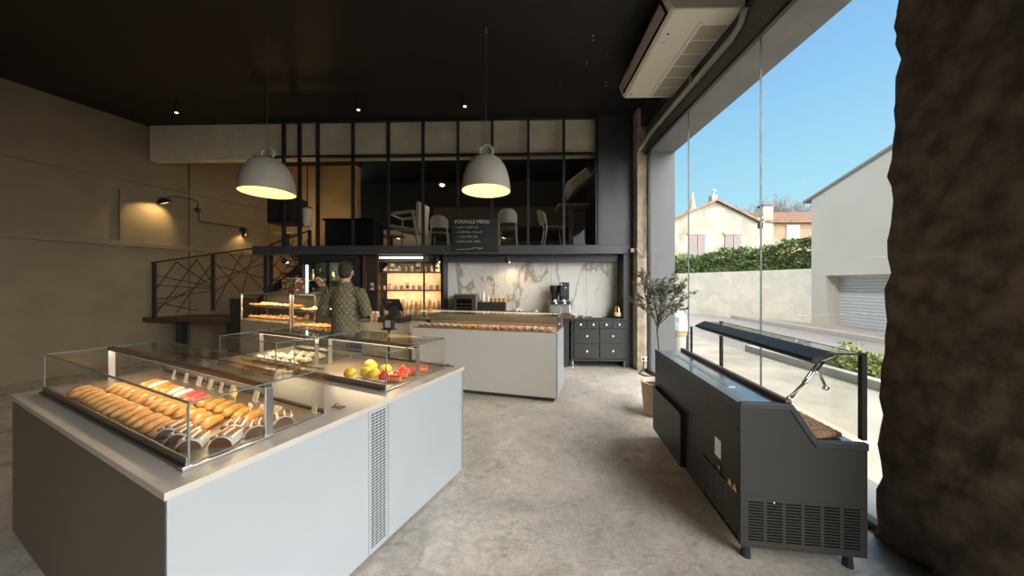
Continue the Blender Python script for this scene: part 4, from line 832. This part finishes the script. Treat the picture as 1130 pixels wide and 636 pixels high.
for k, (x, y, lb) in enumerate(((-.88, 4.95, 'small black ceiling spotlight between the two pendants near the beam'), (-2.6, 5.0, 'small black ceiling spotlight right of the left pendant near the beam'), (-5.6, 5.0, 'small black ceiling spotlight at the far left of the dark ceiling'))):
    t = thing('track_spotlight', lb, 'spotlight', (x, y, CEIL)); MB(M['black']).tube([(0, 0, 0), (0, 0, -.10)], .012).build('stem', t); MB(M['black']).tube([(0, 0, -.10), (0, 0, -.24)], .035, 14).build('housing', t); MB(M['spotm']).lathe([(0, 0), (.02, 0), (.02, -.006), (0, -.006)], 12, c=(0, 0, -.241)).build('lens', t)
hk = None
for k, (u, vv) in enumerate(((654, 42), (669, 62), (647, 71), (618, 90), (668, 93))):
    d_ = (313-vv)/350; y = 3.0/d_; x = (u-575)/350*y
    if hk is None:
        hk = thing('ceiling_hook', '', 'hook', (x, y, CEIL)); MB(M['chrome']).tube([(0, 0, 0), (0, 0, -.04), (.012, 0, -.055), (.0, 0, -.07), (-.010, 0, -.06)], .004, 6).build('hook_wire', hk, smooth='all'); MB(M['chrome']).ball((0, 0, -.01), .010).build('screw_cap', hk, smooth='all'); hks = Scatter(hk)
    hks.put((x, y, CEIL), 0, ('metal hook in the ceiling, nearest to the air conditioner front', 'metal hook in the ceiling just left of the air conditioner middle', 'metal hook in the ceiling left of the pair by the air conditioner', 'metal hook in the ceiling farthest left of the group', 'metal hook in the ceiling nearest to the black pier')[k], 'small hooks in the black ceiling')

# ================================================================== SCONCE, RAILINGS, LANDING
# sconce on the left wall; lw frame local x out from wall, y along
def lwp(y, z, out=.0): p = lw.w(out, y, z); return p
sc_ = thing('swing_arm_sconce', 'black swing arm wall lamp with two joints on the cream wall', 'wall lamp', lwp(-.62, 2.78), lw.a)
MB(M['black']).lathe([(0, 0), (.075, .0), (.07, .03), (.03, .05), (0, .05)], 18, T=Matrix.Rotation(R(90), 4, 'Y')).build('wall_plate', sc_, smooth=True)
MB(M['black']).tube([(.05, 0, 0), (.22, -.1, .02), (.26, -.95, .02)], .011, 8).build('lower_arm', sc_); MB(M['black']).tube([(.26, -.95, .02), (.26, -.98, .42)], .011, 8).build('riser', sc_); MB(M['black']).ball((.26, -.975, .25), .055).build('joint_knob', sc_, smooth='all')
MB(M['black']).tube([(.26, -.98, .42), (.26, -1.05, .45), (.27, -1.35, .44), (.28, -1.48, .36)], .011, 8).build('upper_arm', sc_)
T_ = Matrix.Translation((.28, -1.50, .30))@Matrix.Rotation(R(25), 4, 'X'); MB(M['black']).lathe([(.11, -.03), (.09, .02), (.03, .07), (0, .075)], 20, T=T_, cap=False).build('lamp_shade', sc_, smooth=True); MB(M['bulb']).ball((0, 0, -.02), (.075, .075, .02), T=T_).build('bulb', sc_, smooth='all')
spot('sconce_light', lwp(-2.12, 3.03, .26), 26, (1, .66, .28), (-.9, .0, -.75), 110); spot('sconce_light', lwp(-.65, 2.70, .14), 9, (1, .66, .28), (-.25, .1, -1), 110)
t = thing('downlight_sconce', 'small black wall light under the swing arm lamp plate', 'wall lamp', lwp(-.60, 2.66), lw.a); MB(M['black']).box(0, .05, -.04, .04, -.03, .06).build('bracket', t); MB(M['black']).tube([(.08, 0, -.03), (.08, 0, .06)], .035, 12).build('housing', t)
point('stair_light', (-5.0, 7.2, 3.0), 14, (1, .66, .30), .1); point('stair_light', (-5.6, 7.3, 1.6), 3, (1, .7, .4), .1)
# landing platform
lp = thing('stair_landing', 'dark landing platform with a reddish wooden edge at the far left', 'landing', (-7.2, 5.78, 0))
MB(M['darkwood']).box(.06, 1.75, 0, .06, .78, .86).build('edge_board', lp); MB(M['black']).prism([(.07, .06), (1.75, .06), (1.75, .70), (.28, .70)], .76, .85, 'z').build('deck', lp)
for x in (.62, 1.62): MB(M['black']).box(x, x+.12, .08, .18, 0, .77).build('support_post', lp)
MB(M['black']).box(1.75, 2.2, .0, .10, .0, 1.22).build('side_stringer', lp)
st(MB(M['cream']).box(-6.6, -5.4, 7.2, 7.3, 0, .76).build('wall_under_landing'))
stc = thing('staircase', 'dark metal staircase rising to the mezzanine behind the railing', 'staircase', (-6.0, 6.55, 0))
for k in range(9): MB(M['black']).box(.15*k, .15*k+.26, 0, .9, .86+.145*k-.03, .86+.145*k).build('tread', stc)
for yy in (-.04, .9): MB(M['black']).prism([(-.1, .72), (1.6, 2.12), (1.6, 1.95), (.1, .65)], yy, yy+.04, 'y').build('stringer', stc)
for x in (.1, 1.5): MB(M['black']).box(x, x+.08, .4, .48, 0, .8+x*.8).build('support_post', stc)
def railing(name, label, p0, p1, posts, rods, hb, ht):
    # p0,p1: (x,y,zbase) ends; hb/ht rail heights above base
    t = thing(name, label, 'railing', p0); d = Vector(p1)-Vector(p0)
    def P(u, h): q = d*u; return (q.x, q.y, q.z+h)
    MB(M['rust']).tube([P(-.02, ht), P(1.02, ht)], .016, 8).build('handrail', t)
    for u in posts:
        m = MB(M['black']); x, y, z = P(u, 0); m.box(x-.022, x+.022, y-.022, y+.022, z-.02, z+ht); m.build('post', t)
        m = MB(M['black']); 
        for q in range(7): m.ball((x-.03, y, z+.15+.11*q), (.016, .016, .014), 8, 5)
        m.build('fixing', t)
    for (u0, h0, u1, h1) in rods: MB(M['rust']).tube([P(u0, h0), P(u1, h1)], .009, 6).build('rod', t)
    return t
railing('stair_railing', 'black railing of crossing rods along the landing at the left wall', (-6.93, 5.80, .85), (-4.78, 5.80, 1.14), (0, .53, 1.0),
        [(0, .82, .53, .42), (0, .62, .53, .40), (0, .50, .20, 1.0), (.02, .08, .39, 1.0), (.0, .30, .40, .02), (.20, 1.0, .52, .45), (.38, 1.0, .53, .50), (.20, .04, .53, .90), (0, .15, .53, .62), (0, .34, .53, .36),
         (.53, .85, 1, .45), (.53, .55, 1, .75), (.56, .1, .80, 1.02), (.68, 1.02, 1, .2), (.53, .3, 1, .95), (.76, .02, .90, 1.02), (.53, .95, .85, .05)], .1, 1.05)
railing('stair_railing', 'steeper black railing of crossing rods climbing to the mezzanine', (-4.72, 5.86, 1.16), (-3.98, 5.86, 1.42), (0, 1.0),
        [(0, .95, 1, .3), (0, .25, 1, .95), (0, .6, .6, 1.0), (.1, .0, 1, .65), (0, .75, .7, .05), (.3, 1.0, 1, .1), (0, .4, 1, .45)], .1, 1.08)

# ================================================================== AIR CONDITIONER + PIPES
au = thing('air_conditioner', 'large cream ceiling air conditioner above the shop window', 'air conditioner', (0, 0, 0))
au.location = (1.46, 3.05, 4.10)
m = MB(M['acw']); m.prism([(0, 0), (-.035, .03), (-.09, .16), (-.03, .30), (.62, .30), (.66, .26), (.66, .02), (.64, 0)], 0, 1.45, 'y'); m.build('body', au, bevel=.018, bseg=3)
m = MB(M['acd']); m.prism([(-.036, .026), (-.095, .155), (-.098, .15), (-.040, .022)], .07, 1.38, 'y'); m.build('outlet_gap', au)
m = MB(M['acp']); m.prism([(-.048, .050), (-.088, .138), (-.100, .135), (-.058, .046)], .10, 1.35, 'y'); m.build('louvre', au)
for k in range(6): 
    m = MB(M['acg']); y0 = .20+.205*k; m.box(.36, .62, y0, y0+.185, -.003, .002); m.build('intake_grille', au)
m = MB(M['acw']); m.box(.31, .345, .15, 1.43, -.010, .002); m.build('centre_ridge', au, bevel=.004)
m = MB(M['acd']); 
for p in ((.07, .30), (.05, 1.35)): m.lathe([(0, -.003), (.012, -.003), (.012, 0), (0, 0)], 10, c=(p[0], p[1], 0))
m.build('screw', au)
m = MB(M['grey']); 
for k in range(3): m.tube([(.05+.018*k, .40, -.001), (.05+.018*k, .43, -.001)], .002, 4)
m.build('small_marking', au); MB(M['acd']).box(.3, .5, 1.46, 1.50, -.02, .06).build('mounting_bracket', au)
pp = thing('wall_conduit', 'thick grey pipe running along the wall above the window', 'pipe', (2.07, 0, 0)); MB(M['pipe']).tube([(-.05, 5.50, 3.79), (.0, 5.44, 3.86), (.045, 5.3, 3.95), (.045, 5.1, 3.965), (.045, 3.25, 3.965)], .034, 14).build('pipe_run', pp, smooth='all')
m = MB(M['pipe']); m.tube([(.045, 3.25, 3.965), (.045, 3.12, 4.0), (.02, 3.03, 4.08)], .030, 12); m.build('elbow', pp, smooth='all')
for y in (4.9, 3.9): MB(M['steel']).box(-.02, .085, y, y+.03, 3.945, 4.035).build('pipe_clamp', pp)
MB(M['pipe']).box(-.02, .06, 5.44, 5.5, 3.98, 4.08).build('junction_box', pp)
cb2 = thing('cable_drop', 'thin grey cable falling beside the concrete column and hooking left', 'cable', (2.0, 5.48, 0)); MB(M['pipe']).tube([(.16, 0, 3.85), (.165, 0, 3.2), (.16, 0, 2.5), (.165, 0, 2.1), (.13, -.01, 1.95), (.07, -.01, 1.94), (.01, 0, 2.05), (-.03, 0, 2.10)], .012, 8).build('cable_run', cb2, smooth='all')
tag(MB(M['cream2']).box(1.93, 2.0, 5.62, 5.70, 2.05, 2.12).build('junction_box', bevel=.006), 'small white junction box at the end of the steel beam', 'junction box')
t = thing('power_socket', 'white double socket low on the concrete column', 'socket', (2.06, 5.505, .16)); MB(M['cream2']).box(0, .15, 0, .012, 0, .08).build('plate', t, bevel=.003); m = MB(M['acd']); 
for x in (.04, .11): m.lathe([(0, 0), (.02, 0), (.02, .003), (0, .003)], 12, T=Matrix.Translation((x, .001, .04))@Matrix.Rotation(R(90), 4, 'X'))
m.build('outlet', t)
t = thing('power_cable', 'loose dark cable on the floor below the socket', 'cable', (2.0, 5.3, .012)); MB(M['black']).tube([(.1, .18, .15), (.05, .1, .03), (-.05, 0, 0), (0, -.12, 0), (.09, -.2, 0), (.1, -.5, 0), (.09, -.9, 0)], .010, 6).build('cable_run', t, smooth='all')

# ================================================================== DARK REFRIGERATED SHOWCASE (right)
Q = Fr((1.183, 1.739, 0), 5.5); LN = 1.40; W_ = .60
fr = thing('refrigerated_showcase', 'dark grey refrigerated pastry showcase beside the shop window on the right', 'showcase', Q.o, Q.a)
prof = [(0, .085), (W_, .085), (W_, .67), (.36, .67), (.238, .845), (0, .845)]
m = MB(M['dgrey'])
m.prism([(.004, .09), (W_-.004, .09), (W_-.004, .55), (.32, .55), (.22, .60), (.004, .60)], .02, LN-.01, 'y'); m.box(.0, .05, .02, LN, .60, .835); m.build('cabinet', fr)
m = MB(M['dgrey']); m.prism(prof, 0, .02, 'y'); m.box(.002, .6, -.001, 0, .35, .352); m.build('end_panel', fr, bevel=.002)
m = MB(M['dgrey']); m.prism(prof, LN, LN+.02, 'y'); m.build('end_panel', fr, bevel=.002)
m = MB(M['black']); m.prism([(-.003, .83), (.238, .83), (.36, .640), (W_+.003, .640), (W_+.003, .676), (.372, .676), (.25, .862), (-.003, .862)], -.006, .022, 'y'); m.build('end_trim', fr, bevel=.003)
m = MB(M['dgrey']); m.box(-.003, 0, .0, LN+.02, .09, .842); m.build('rear_panel', fr)
m = MB(M['skysteel']); m.box(.0, .235, .022, LN+.0, .838, .850); m.build('work_surface', fr, bevel=.002); MB(M['steel']).box(.09, .13, .3, 1.2, .8505, .853).build('surface_track', fr)
m = MB(M['black']); m.box(-.006, .0, -.004, LN+.02, .815, .853); m.build('edge_strip', fr)
MB(M['brail']).box(.228, .262, .02, LN+.01, .85, .875).build('rear_rail', fr, bevel=.004)
# display deck
m = MB(M['skysteel']); m.prism([(.255, .80), (.27, .80), (.36, .655), (W_-.01, .655), (W_-.01, .645), (.35, .645)], .022, LN, 'y'); m.build('display_deck', fr)
# corner posts, front glass, canopy
for y in (.0, LN-.02): MB(M['dgrey']).box(W_-.025, W_, y, y+.025, .69, 1.14).build('corner_post', fr, bevel=.002)
MB(M['dgrey']).box(.27, .285, 1.28, 1.295, .86, 1.10).build('inner_post', fr)
def cg(nm, poly, a0, a1, ax='y'): m = MB(M['caseglass']); m.prism(poly, a0, a1, ax); m.build(nm, fr)
m = MB(M['caseglass'], M['edge']); m.box(W_-.006, W_, .025, LN-.02, .69, 1.135); m.mi = 1; m.box(W_-.007, W_+.001, .0, LN, 1.134, 1.137); m.build('front_glass', fr)
m = MB(M['caseglass']); m.prism([(.262, .87), (.375, .70), (W_-.025, .70), (W_-.025, 1.13), (.44, 1.13)], .006, .011, 'y'); m.build('side_glass', fr)
m = MB(M['black']); m.box(.41, W_, .004, .012, 1.128, 1.137); m.build('top_edge', fr)
m = MB(M['caseglass']); m.box(.46, W_-.006, .012, LN, 1.128, 1.134); m.build('top_glass', fr)
cn = MB(M['black']); cn.prism([(.36, 1.085), (.385, 1.075), (.47, 1.115), (.475, 1.135), (.45, 1.14), (.37, 1.10)], .03, LN+.02, 'y'); cn = cn.build('canopy_bar', fr, bevel=.003)
MB(M['steel']).prism([(.384, 1.070), (.39, 1.066), (.475, 1.108), (.473, 1.114)], .04, LN, 'y').build('canopy_lip', cn)
m = MB(M['chrome']); m.tube([(.25, .03, .885), (.33, .03, .97), (.42, .03, 1.085)], .007, 8); m.tube([(.27, .035, .885), (.40, .035, 1.085)], .006, 8); m.tube([(.36, .03, 1.04), (.40, .03, 1.02), (.43, .03, .95)], .007, 8); m.ball((.43, .03, .945), (.018, .01, .012)); m.ball((.25, .03, .885), .01); m.ball((.33, .025, .975), .01); m.build('lid_support_arm', fr, smooth='all')
# rear service door
MB(M['dgrey']).box(-.040, -.003, .71, 1.37, .10, .50).build('service_door', fr, bevel=.003); MB(M['black']).box(-.05, -.003, .705, 1.375, .50, .515).build('door_edge', fr)
m = MB(M['acd'], M['ventg']); m.box(-.0034, -.003, .03, .42, .10, .36); m.mi = 1
for k in range(15):
    z = .12+.0155*k; m.box(-.0045, -.0035, .03, .42, z, z+.008)
m.mi = 1; 
for y in (.14, .23, .32): m.box(-.005, -.0035, y, y+.006, .11, .36)
m.build('rear_vent', fr)
m = MB(M['acd'])
for i in range(6):
    for k in range(14):
        x0 = .035+i*.091; z = .125+.0155*k; m.box(x0, x0+.075, -.0012, -.0004, z, z+.0075)
m.build('end_vent', fr)
m = MB(M['chrome']); m.ball((.16, -.002, .335), (.007, .003, .005)); m.build('screw', fr)
MB(M['stickw']).box(-.0045, -.003, .20, .27, .44, .55).build('white_sticker', fr); m = MB(M['black'], M['stickw']); m.box(-.008, -.003, .19, .24, .365, .41); m.mi = 1; m.box(-.009, -.008, .21, .22, .38, .395); m.build('rocker_switch', fr)
m = MB(M['warn'], M['black'])
for y in (.035, .085):
    m.mi = 0; m.prism([(y, .35), (y+.042, .35), (y+.021, .388)], -.0046, -.003, 'x'); m.mi = 1; m.prism([(y+.019, .358), (y+.025, .358), (y+.023, .376)], -.005, -.0046, 'x')
m.build('warning_sticker', fr)
for k in range(4): MB(M['acd']).ball((-.004, (.35, .35, .03, .02)[k], (.78, .72, .70, .62)[k]), (.002, .005, .005)).build('screw', fr)
for (x, y) in ((.05, .05), (.55, .05), (.05, 1.35), (.55, 1.35)):
    MB(M['black']).tube([(x, y, 0), (x, y, .09)], [.025, .016], 10).build('foot', fr)
t = thing('twisted_pastry', '', 'pastry'); m = MB(M['brownp'])
m.tube([(0, -.045+.01*i, .018) for i in range(10)], [(.012+.010*(1 if i % 2 else .7)*(1-abs(i-4.5)/6),)*2 for i in range(10)], 10); m.build('dough', t, smooth='all'); MB(M['glaze']).tube([(0, -.03, .034), (0, .03, .034)], (.006), 6).build('glaze_line', t, smooth='all'); tw = Scatter(t)
for j in range(5):
    for k in range(9):
        tw.put(Q.w(.385+.032*j, .07+.052*k+.01*j, .6555), Q.a+R(78), f'brown twisted pastry, dark showcase, {ORD[k]} row from near end, {ORD[j]} from room side', 'twisted pastries in the dark showcase')

# ================================================================== OLIVE TREE
ot = thing('potted_olive_tree', 'small olive tree in a beige ribbed pot beside the window', 'potted tree', (1.58, 3.70, 0))
m = MB(M['pot']); pr = [(.135, 0), (.15, .01)]
for i in range(22): z = .02+.0155*i; pr += [(.155+.028*z/.36+.0035, z), (.155+.028*z/.36, z+.008)]
pr += [(.192, .362), (.192, .372), (.172, .372), (.165, .32)]
m.lathe(pr, 40, cap=False); m.lathe([(0, 0), (.135, 0)], 40, cap=False); m.build('pot', ot, smooth=True)
m = MB(M['soil']); m.lathe([(.172, .32), (.1, .335), (0, .34)], 24); m.build('soil', ot, smooth=True)
m = MB(M['bark']); lf = []
r2 = random.Random(12)
m.tube([(0, 0, .33), (.015, 0, .7), (-.01, .01, .98), (.0, 0, 1.12)], [.013, .011, .010, .007], 8)
def twig(p, q, r, dep):
    d = q-p; mid = p+d*.5+Vector((r2.uniform(-1, 1), r2.uniform(-1, 1), r2.uniform(-.2, 1)))*d.length*.10
    m.tube([p, mid, q], [r, r*.8, r*.5], 5)
    for _ in range(int(8+d.length*120)):
        tt = r2.random()**.6; a = p.lerp(mid, tt*2) if tt < .5 else mid.lerp(q, tt*2-1)
        if (a-Vector((0, 0, 1.05))).length > .10: lf.append((a, (d.normalized()+Vector((r2.uniform(-1, 1), r2.uniform(-1, 1), r2.uniform(-.8, .9)))*1.0).normalized()))
    if dep:
        for _ in range(4):
            b = mid.lerp(q, r2.random()); e_ = b+(d.normalized()+Vector((r2.uniform(-1, 1), r2.uniform(-1, 1), r2.uniform(-.6, .8)))*.9).normalized()*r2.uniform(.09, .17); twig(b, e_, r*.5, dep-1)
for k in range(17):
    a = k*2.4; el = r2.uniform(-.25, 1.0); rr_ = math.sqrt(max(0, 1-el*el*.8))
    q = Vector((.30*rr_*math.cos(a), .28*rr_*math.sin(a), 1.27+.28*el)); twig(Vector((0, 0, r2.uniform(.95, 1.12))), q, .006, 1)
m.build('trunk', ot, smooth='all')
m = MB(M['olive'])
sd = rnd
for p, d in lf:
    if p.z < .80: continue
    m.leafq(p, d, r2.uniform(.035, .06), .014)
m.build('foliage', ot)

# ================================================================== PEOPLE
def remesh(o, vs, sm=4):
    b = o.modifiers.new('fuse', 'REMESH'); b.mode = 'VOXEL'; b.voxel_size = vs; b.use_smooth_shade = True
    if sm: q = o.modifiers.new('soften', 'SMOOTH'); q.iterations = sm; q.factor = .5
def person(name, label, loc, rz, pose, jack, trous, H=1.78, headturn=0., headtilt=0., lean=0., hair_s=1.):
    t = thing(name, label, 'person', loc, rz); s = H/1.78
    # local: faces +y
    def V(x, y, z): return Vector((x*s, y*s+lean*max(0, z-.95)*s, z*s))
    P = {k: V(*v) for k, v in pose.items()}
    hip = V(0, 0, .95); chest = V(0, 0, 1.32); neck = V(0, -.01, 1.50)
    body = MB(M['skin'])
    body.tube([V(0, 0, .88), V(0, 0, 1.0), V(0, 0, 1.12), V(0, 0, 1.30), V(0, -.01, 1.41), V(0, -.01, 1.49)], [(.15*s, .10*s), (.155*s, .105*s), (.14*s, .095*s), (.165*s, .11*s), (.125*s, .085*s), (.06*s, .055*s)], 16)
    body.tube([V(0, -.01, 1.44), V(0, .0, 1.58)], [.062*s, .056*s], 12)
    HT = Matrix.Translation(V(0, .01, 1.56))@Matrix.Rotation(headturn, 4, 'Z')@Matrix.Rotation(headtilt, 4, 'X')
    def hb(c, r): body.ball(tuple(q*s for q in c), tuple(q*s for q in r), 18, 12, T=HT)
    hb((0, -.005, .115), (.076, .095, .10)); hb((0, .025, .05), (.056, .066, .065)); hb((0, .098, .075), (.014, .022, .022)); hb((0, .075, .13), (.05, .025, .018)); hb((0, .082, .035), (.028, .014, .012)); hb((0, .07, .0), (.025, .02, .018))
    for q in (-1, 1): hb((.078*q, -.005, .085), (.012, .022, .032)); hb((.048*q, .06, .075), (.022, .02, .02))
    fing = []
    for sd_ in (-1, 1):
        k = 'R' if sd_ > 0 else 'L'; sh = V(.165*sd_, -.01, 1.375); el = P['el'+k]; wr = P['wr'+k]
        body.tube([V(.08*sd_, -.01, 1.38), sh, (sh+el)/2, el, (el+wr)/2, wr], [.05*s, .052*s, .046*s, .038*s, .036*s, .026*s], 12)
        d = (wr-el).normalized(); x = d.cross(Vector((0, 0, 1))).normalized(); n = x.cross(d)
        body.tube([wr, wr+d*.05*s, wr+d*.09*s], [(.028*s, .016*s), (.040*s, .016*s), (.042*s, .013*s)], 12)
        for i, ln in enumerate((.062, .074, .078, .070)[::1] if 1 else ()):
            b0 = wr+d*.085*s+x*(.031-.0207*i)*s; body.tube([b0, b0+d*ln*.45*s-n*.006*s, b0+d*ln*.8*s-n*.022*s, b0+d*ln*s*.95-n*.040*s], [.0095*s, .009*s, .0085*s, .007*s], 8)
        b0 = wr+d*.03*s+x*(-sd_)*.030*s; body.tube([b0, b0+d*.03*s-x*sd_*.022*s-n*.01*s, b0+d*.06*s-x*sd_*.028*s-n*.022*s], [.012*s, .011*s, .009*s], 8)
        hp = V(.09*sd_, 0, .92); kn = V(.10*sd_, .02, .50); an = V(.105*sd_, -.02, .09)
        body.tube([hp, (hp+kn)/2, kn, kn.lerp(an, .35), an], [.088*s, .076*s, .056*s, .054*s, .036*s], 14)
        body.tube([an+Vector((0, -.04*s, -.045*s)), an+Vector((0, .05*s, -.05*s)), an+Vector((0, .16*s, -.065*s))], [(.036*s, .035*s), (.042*s, .032*s), (.036*s, .018*s)], 12)
    b = body.build('body', t, smooth='all'); remesh(b, .0065, 2)
    # jacket
    j = MB(jack)
    j.tube([V(0, -.005, .80), V(0, -.005, .84), V(0, 0, 1.0), V(0, 0, 1.14), V(0, 0, 1.30), V(0, -.01, 1.42), V(0, -.01, 1.485), V(0, -.012, 1.53)], [(.205*s, .15*s), (.212*s, .155*s), (.205*s, .148*s), (.195*s, .14*s), (.205*s, .15*s), (.165*s, .120*s), (.10*s, .085*s), (.078*s, .076*s)], 24)
    for sd_ in (-1, 1):
        k = 'R' if sd_ > 0 else 'L'; sh = V(.178*sd_, -.01, 1.385); el = P['el'+k]; wr = P['wr'+k]
        j.tube([V(.07*sd_, -.01, 1.415), sh, (sh+el)/2, el, (el+wr)/2, el.lerp(wr, .93)], [.070*s, .082*s, .076*s, .070*s, .060*s, .048*s], 16)
    jo = j.build('jacket', t, smooth='all'); remesh(jo, .011, 4)
    tr = MB(trous); tr.tube([V(0, 0, .82), V(0, 0, .98)], [(.165*s, .12*s), (.16*s, .115*s)], 16)
    for sd_ in (-1, 1):
        hp = V(.09*sd_, 0, .90); kn = V(.10*sd_, .02, .50); an = V(.105*sd_, -.02, .09)
        tr.tube([hp, (hp+kn)/2, kn, kn.lerp(an, .5), an], [.098*s, .090*s, .074*s, .068*s, .062*s], 14)
    to = tr.build('trousers', t, smooth='all'); remesh(to, .013, 3)
    for sd_ in (-1, 1):
        an = V(.105*sd_, -.02, .09); sm_ = MB(M['shoe']); sm_.tube([an+Vector((0, -.055*s, -.05*s)), an+Vector((0, .04*s, -.045*s)), an+Vector((0, .13*s, -.058*s)), an+Vector((0, .18*s, -.066*s))], [(.040*s, .038*s), (.047*s, .043*s), (.044*s, .030*s), (.03*s, .02*s)], 14)
        sm_.build('shoe', t, smooth='all')
    h = MB(M['hair'])
    h.ball((0, -.018*s, .135*s), (.086*s*hair_s, .098*s*hair_s, .094*s*hair_s), 20, 12, T=HT); h.ball((0, -.045*s, .07*s), (.074*s, .062*s, .075*s), 16, 10, T=HT)
    ho = h.build('hair', t, smooth='all'); remesh(ho, .009, 1)
    return t
person('person', 'person seen from behind in an olive quilted jacket before the back counter', (-2.17, 3.86, 0), R(8),
       dict(elL=(-.262, -.03, 1.15), wrL=(-.12, .24, 1.08), elR=(.262, -.03, 1.15), wrR=(.10, .24, 1.08)), M['quilt'], M['trouser'], 1.77, 0, R(-8))
person('person', 'person in dark olive shirt looking down behind the back counter', (-3.50, 5.52, 0), R(165),
       dict(elL=(-.25, -.02, 1.16), wrL=(-.14, .17, 1.04), elR=(.25, -.02, 1.16), wrR=(.14, .17, 1.04)), M['apron'], M['trouser'], 1.70, R(20), R(-24), lean=.05)

# ================================================================== WORLD, SUN, CAMERA
wd = bpy.data.worlds.new('sky'); S.world = wd; wd.use_nodes = True; nt = wd.node_tree; nt.nodes.clear(); L = nt.links.new
out = nt.nodes.new('ShaderNodeOutputWorld'); bg = nt.nodes.new('ShaderNodeBackground'); tc = nt.nodes.new('ShaderNodeTexCoord')
nm = nt.nodes.new('ShaderNodeVectorMath'); nm.operation = 'NORMALIZE'; L(tc.outputs['Generated'], nm.inputs[0])
sx = nt.nodes.new('ShaderNodeSeparateXYZ'); L(nm.outputs[0], sx.inputs[0])
rp = nt.nodes.new('ShaderNodeValToRGB'); e = rp.color_ramp.elements
e[0].position = 0; e[0].color = (.66, .88, .92, 1); e[1].position = .8; e[1].color = (.16, .38, .78, 1)
x = e.new(.18); x.color = (.46, .84, .98, 1); x = e.new(.45); x.color = (.30, .62, .96, 1)
L(sx.outputs[2], rp.inputs['Fac'])
dt = nt.nodes.new('ShaderNodeVectorMath'); dt.operation = 'DOT_PRODUCT'; g = Vector((.68, -.52, .60)).normalized(); dt.inputs[1].default_value = g; L(nm.outputs[0], dt.inputs[0])  # broad bright patch of sky out of view, added to brighten the interior
mr = nt.nodes.new('ShaderNodeMapRange'); mr.interpolation_type = 'SMOOTHSTEP'; mr.inputs[1].default_value = .45; mr.inputs[2].default_value = 1.0; mr.inputs[3].default_value = 0; mr.inputs[4].default_value = GLOW if 'GLOW' in globals() else 12.
L(dt.outputs['Value'], mr.inputs[0])
gl_ = nt.nodes.new('ShaderNodeMix'); gl_.data_type = 'RGBA'; gl_.blend_type = 'MULTIPLY'; gl_.inputs['Factor'].default_value = 1; gl_.inputs[6].default_value = (1, .975, .93, 1); L(mr.outputs[0], gl_.inputs[7])
ad = nt.nodes.new('ShaderNodeMix'); ad.data_type = 'RGBA'; ad.blend_type = 'ADD'; ad.inputs['Factor'].default_value = 1; L(rp.outputs[0], ad.inputs[6]); L(gl_.outputs[2], ad.inputs[7])
L(ad.outputs[2], bg.inputs['Color']); bg.inputs['Strength'].default_value = 1.; L(bg.outputs[0], out.inputs[0])
sn = bpy.data.lights.new('sun', 'SUN'); sn.energy = 2.6; sn.angle = R(3); sn.color = (1, .93, .82)
so_ = bpy.data.objects.new('sun', sn); C.objects.link(so_); so_.rotation_euler = Vector((.55, .45, -.75)).to_track_quat('-Z', 'Y').to_euler()
cam = bpy.data.cameras.new('camera'); co = bpy.data.objects.new('camera', cam); C.objects.link(co); S.camera = co
cam.sensor_width = 36; cam.sensor_fit = 'HORIZONTAL'; cam.lens = 36*350/1130; cam.shift_y = -5/1130; cam.clip_start = .05; cam.clip_end = 400
co.location = (0, 0, 1.5); co.rotation_euler = (R(90), 0, math.atan2(10, 350))
S.view_settings.view_transform = 'Standard'; S.view_settings.look = 'None'; S.view_settings.gamma = 1; S.view_settings.exposure = 0; S.view_settings.use_curve_mapping = False
cy = S.cycles; cy.use_denoising = True; cy.max_bounces = 10; cy.diffuse_bounces = 5; cy.glossy_bounces = 5; cy.transparent_max_bounces = 24; cy.sample_clamp_indirect = 6; cy.caustics_reflective = False; cy.caustics_refractive = False
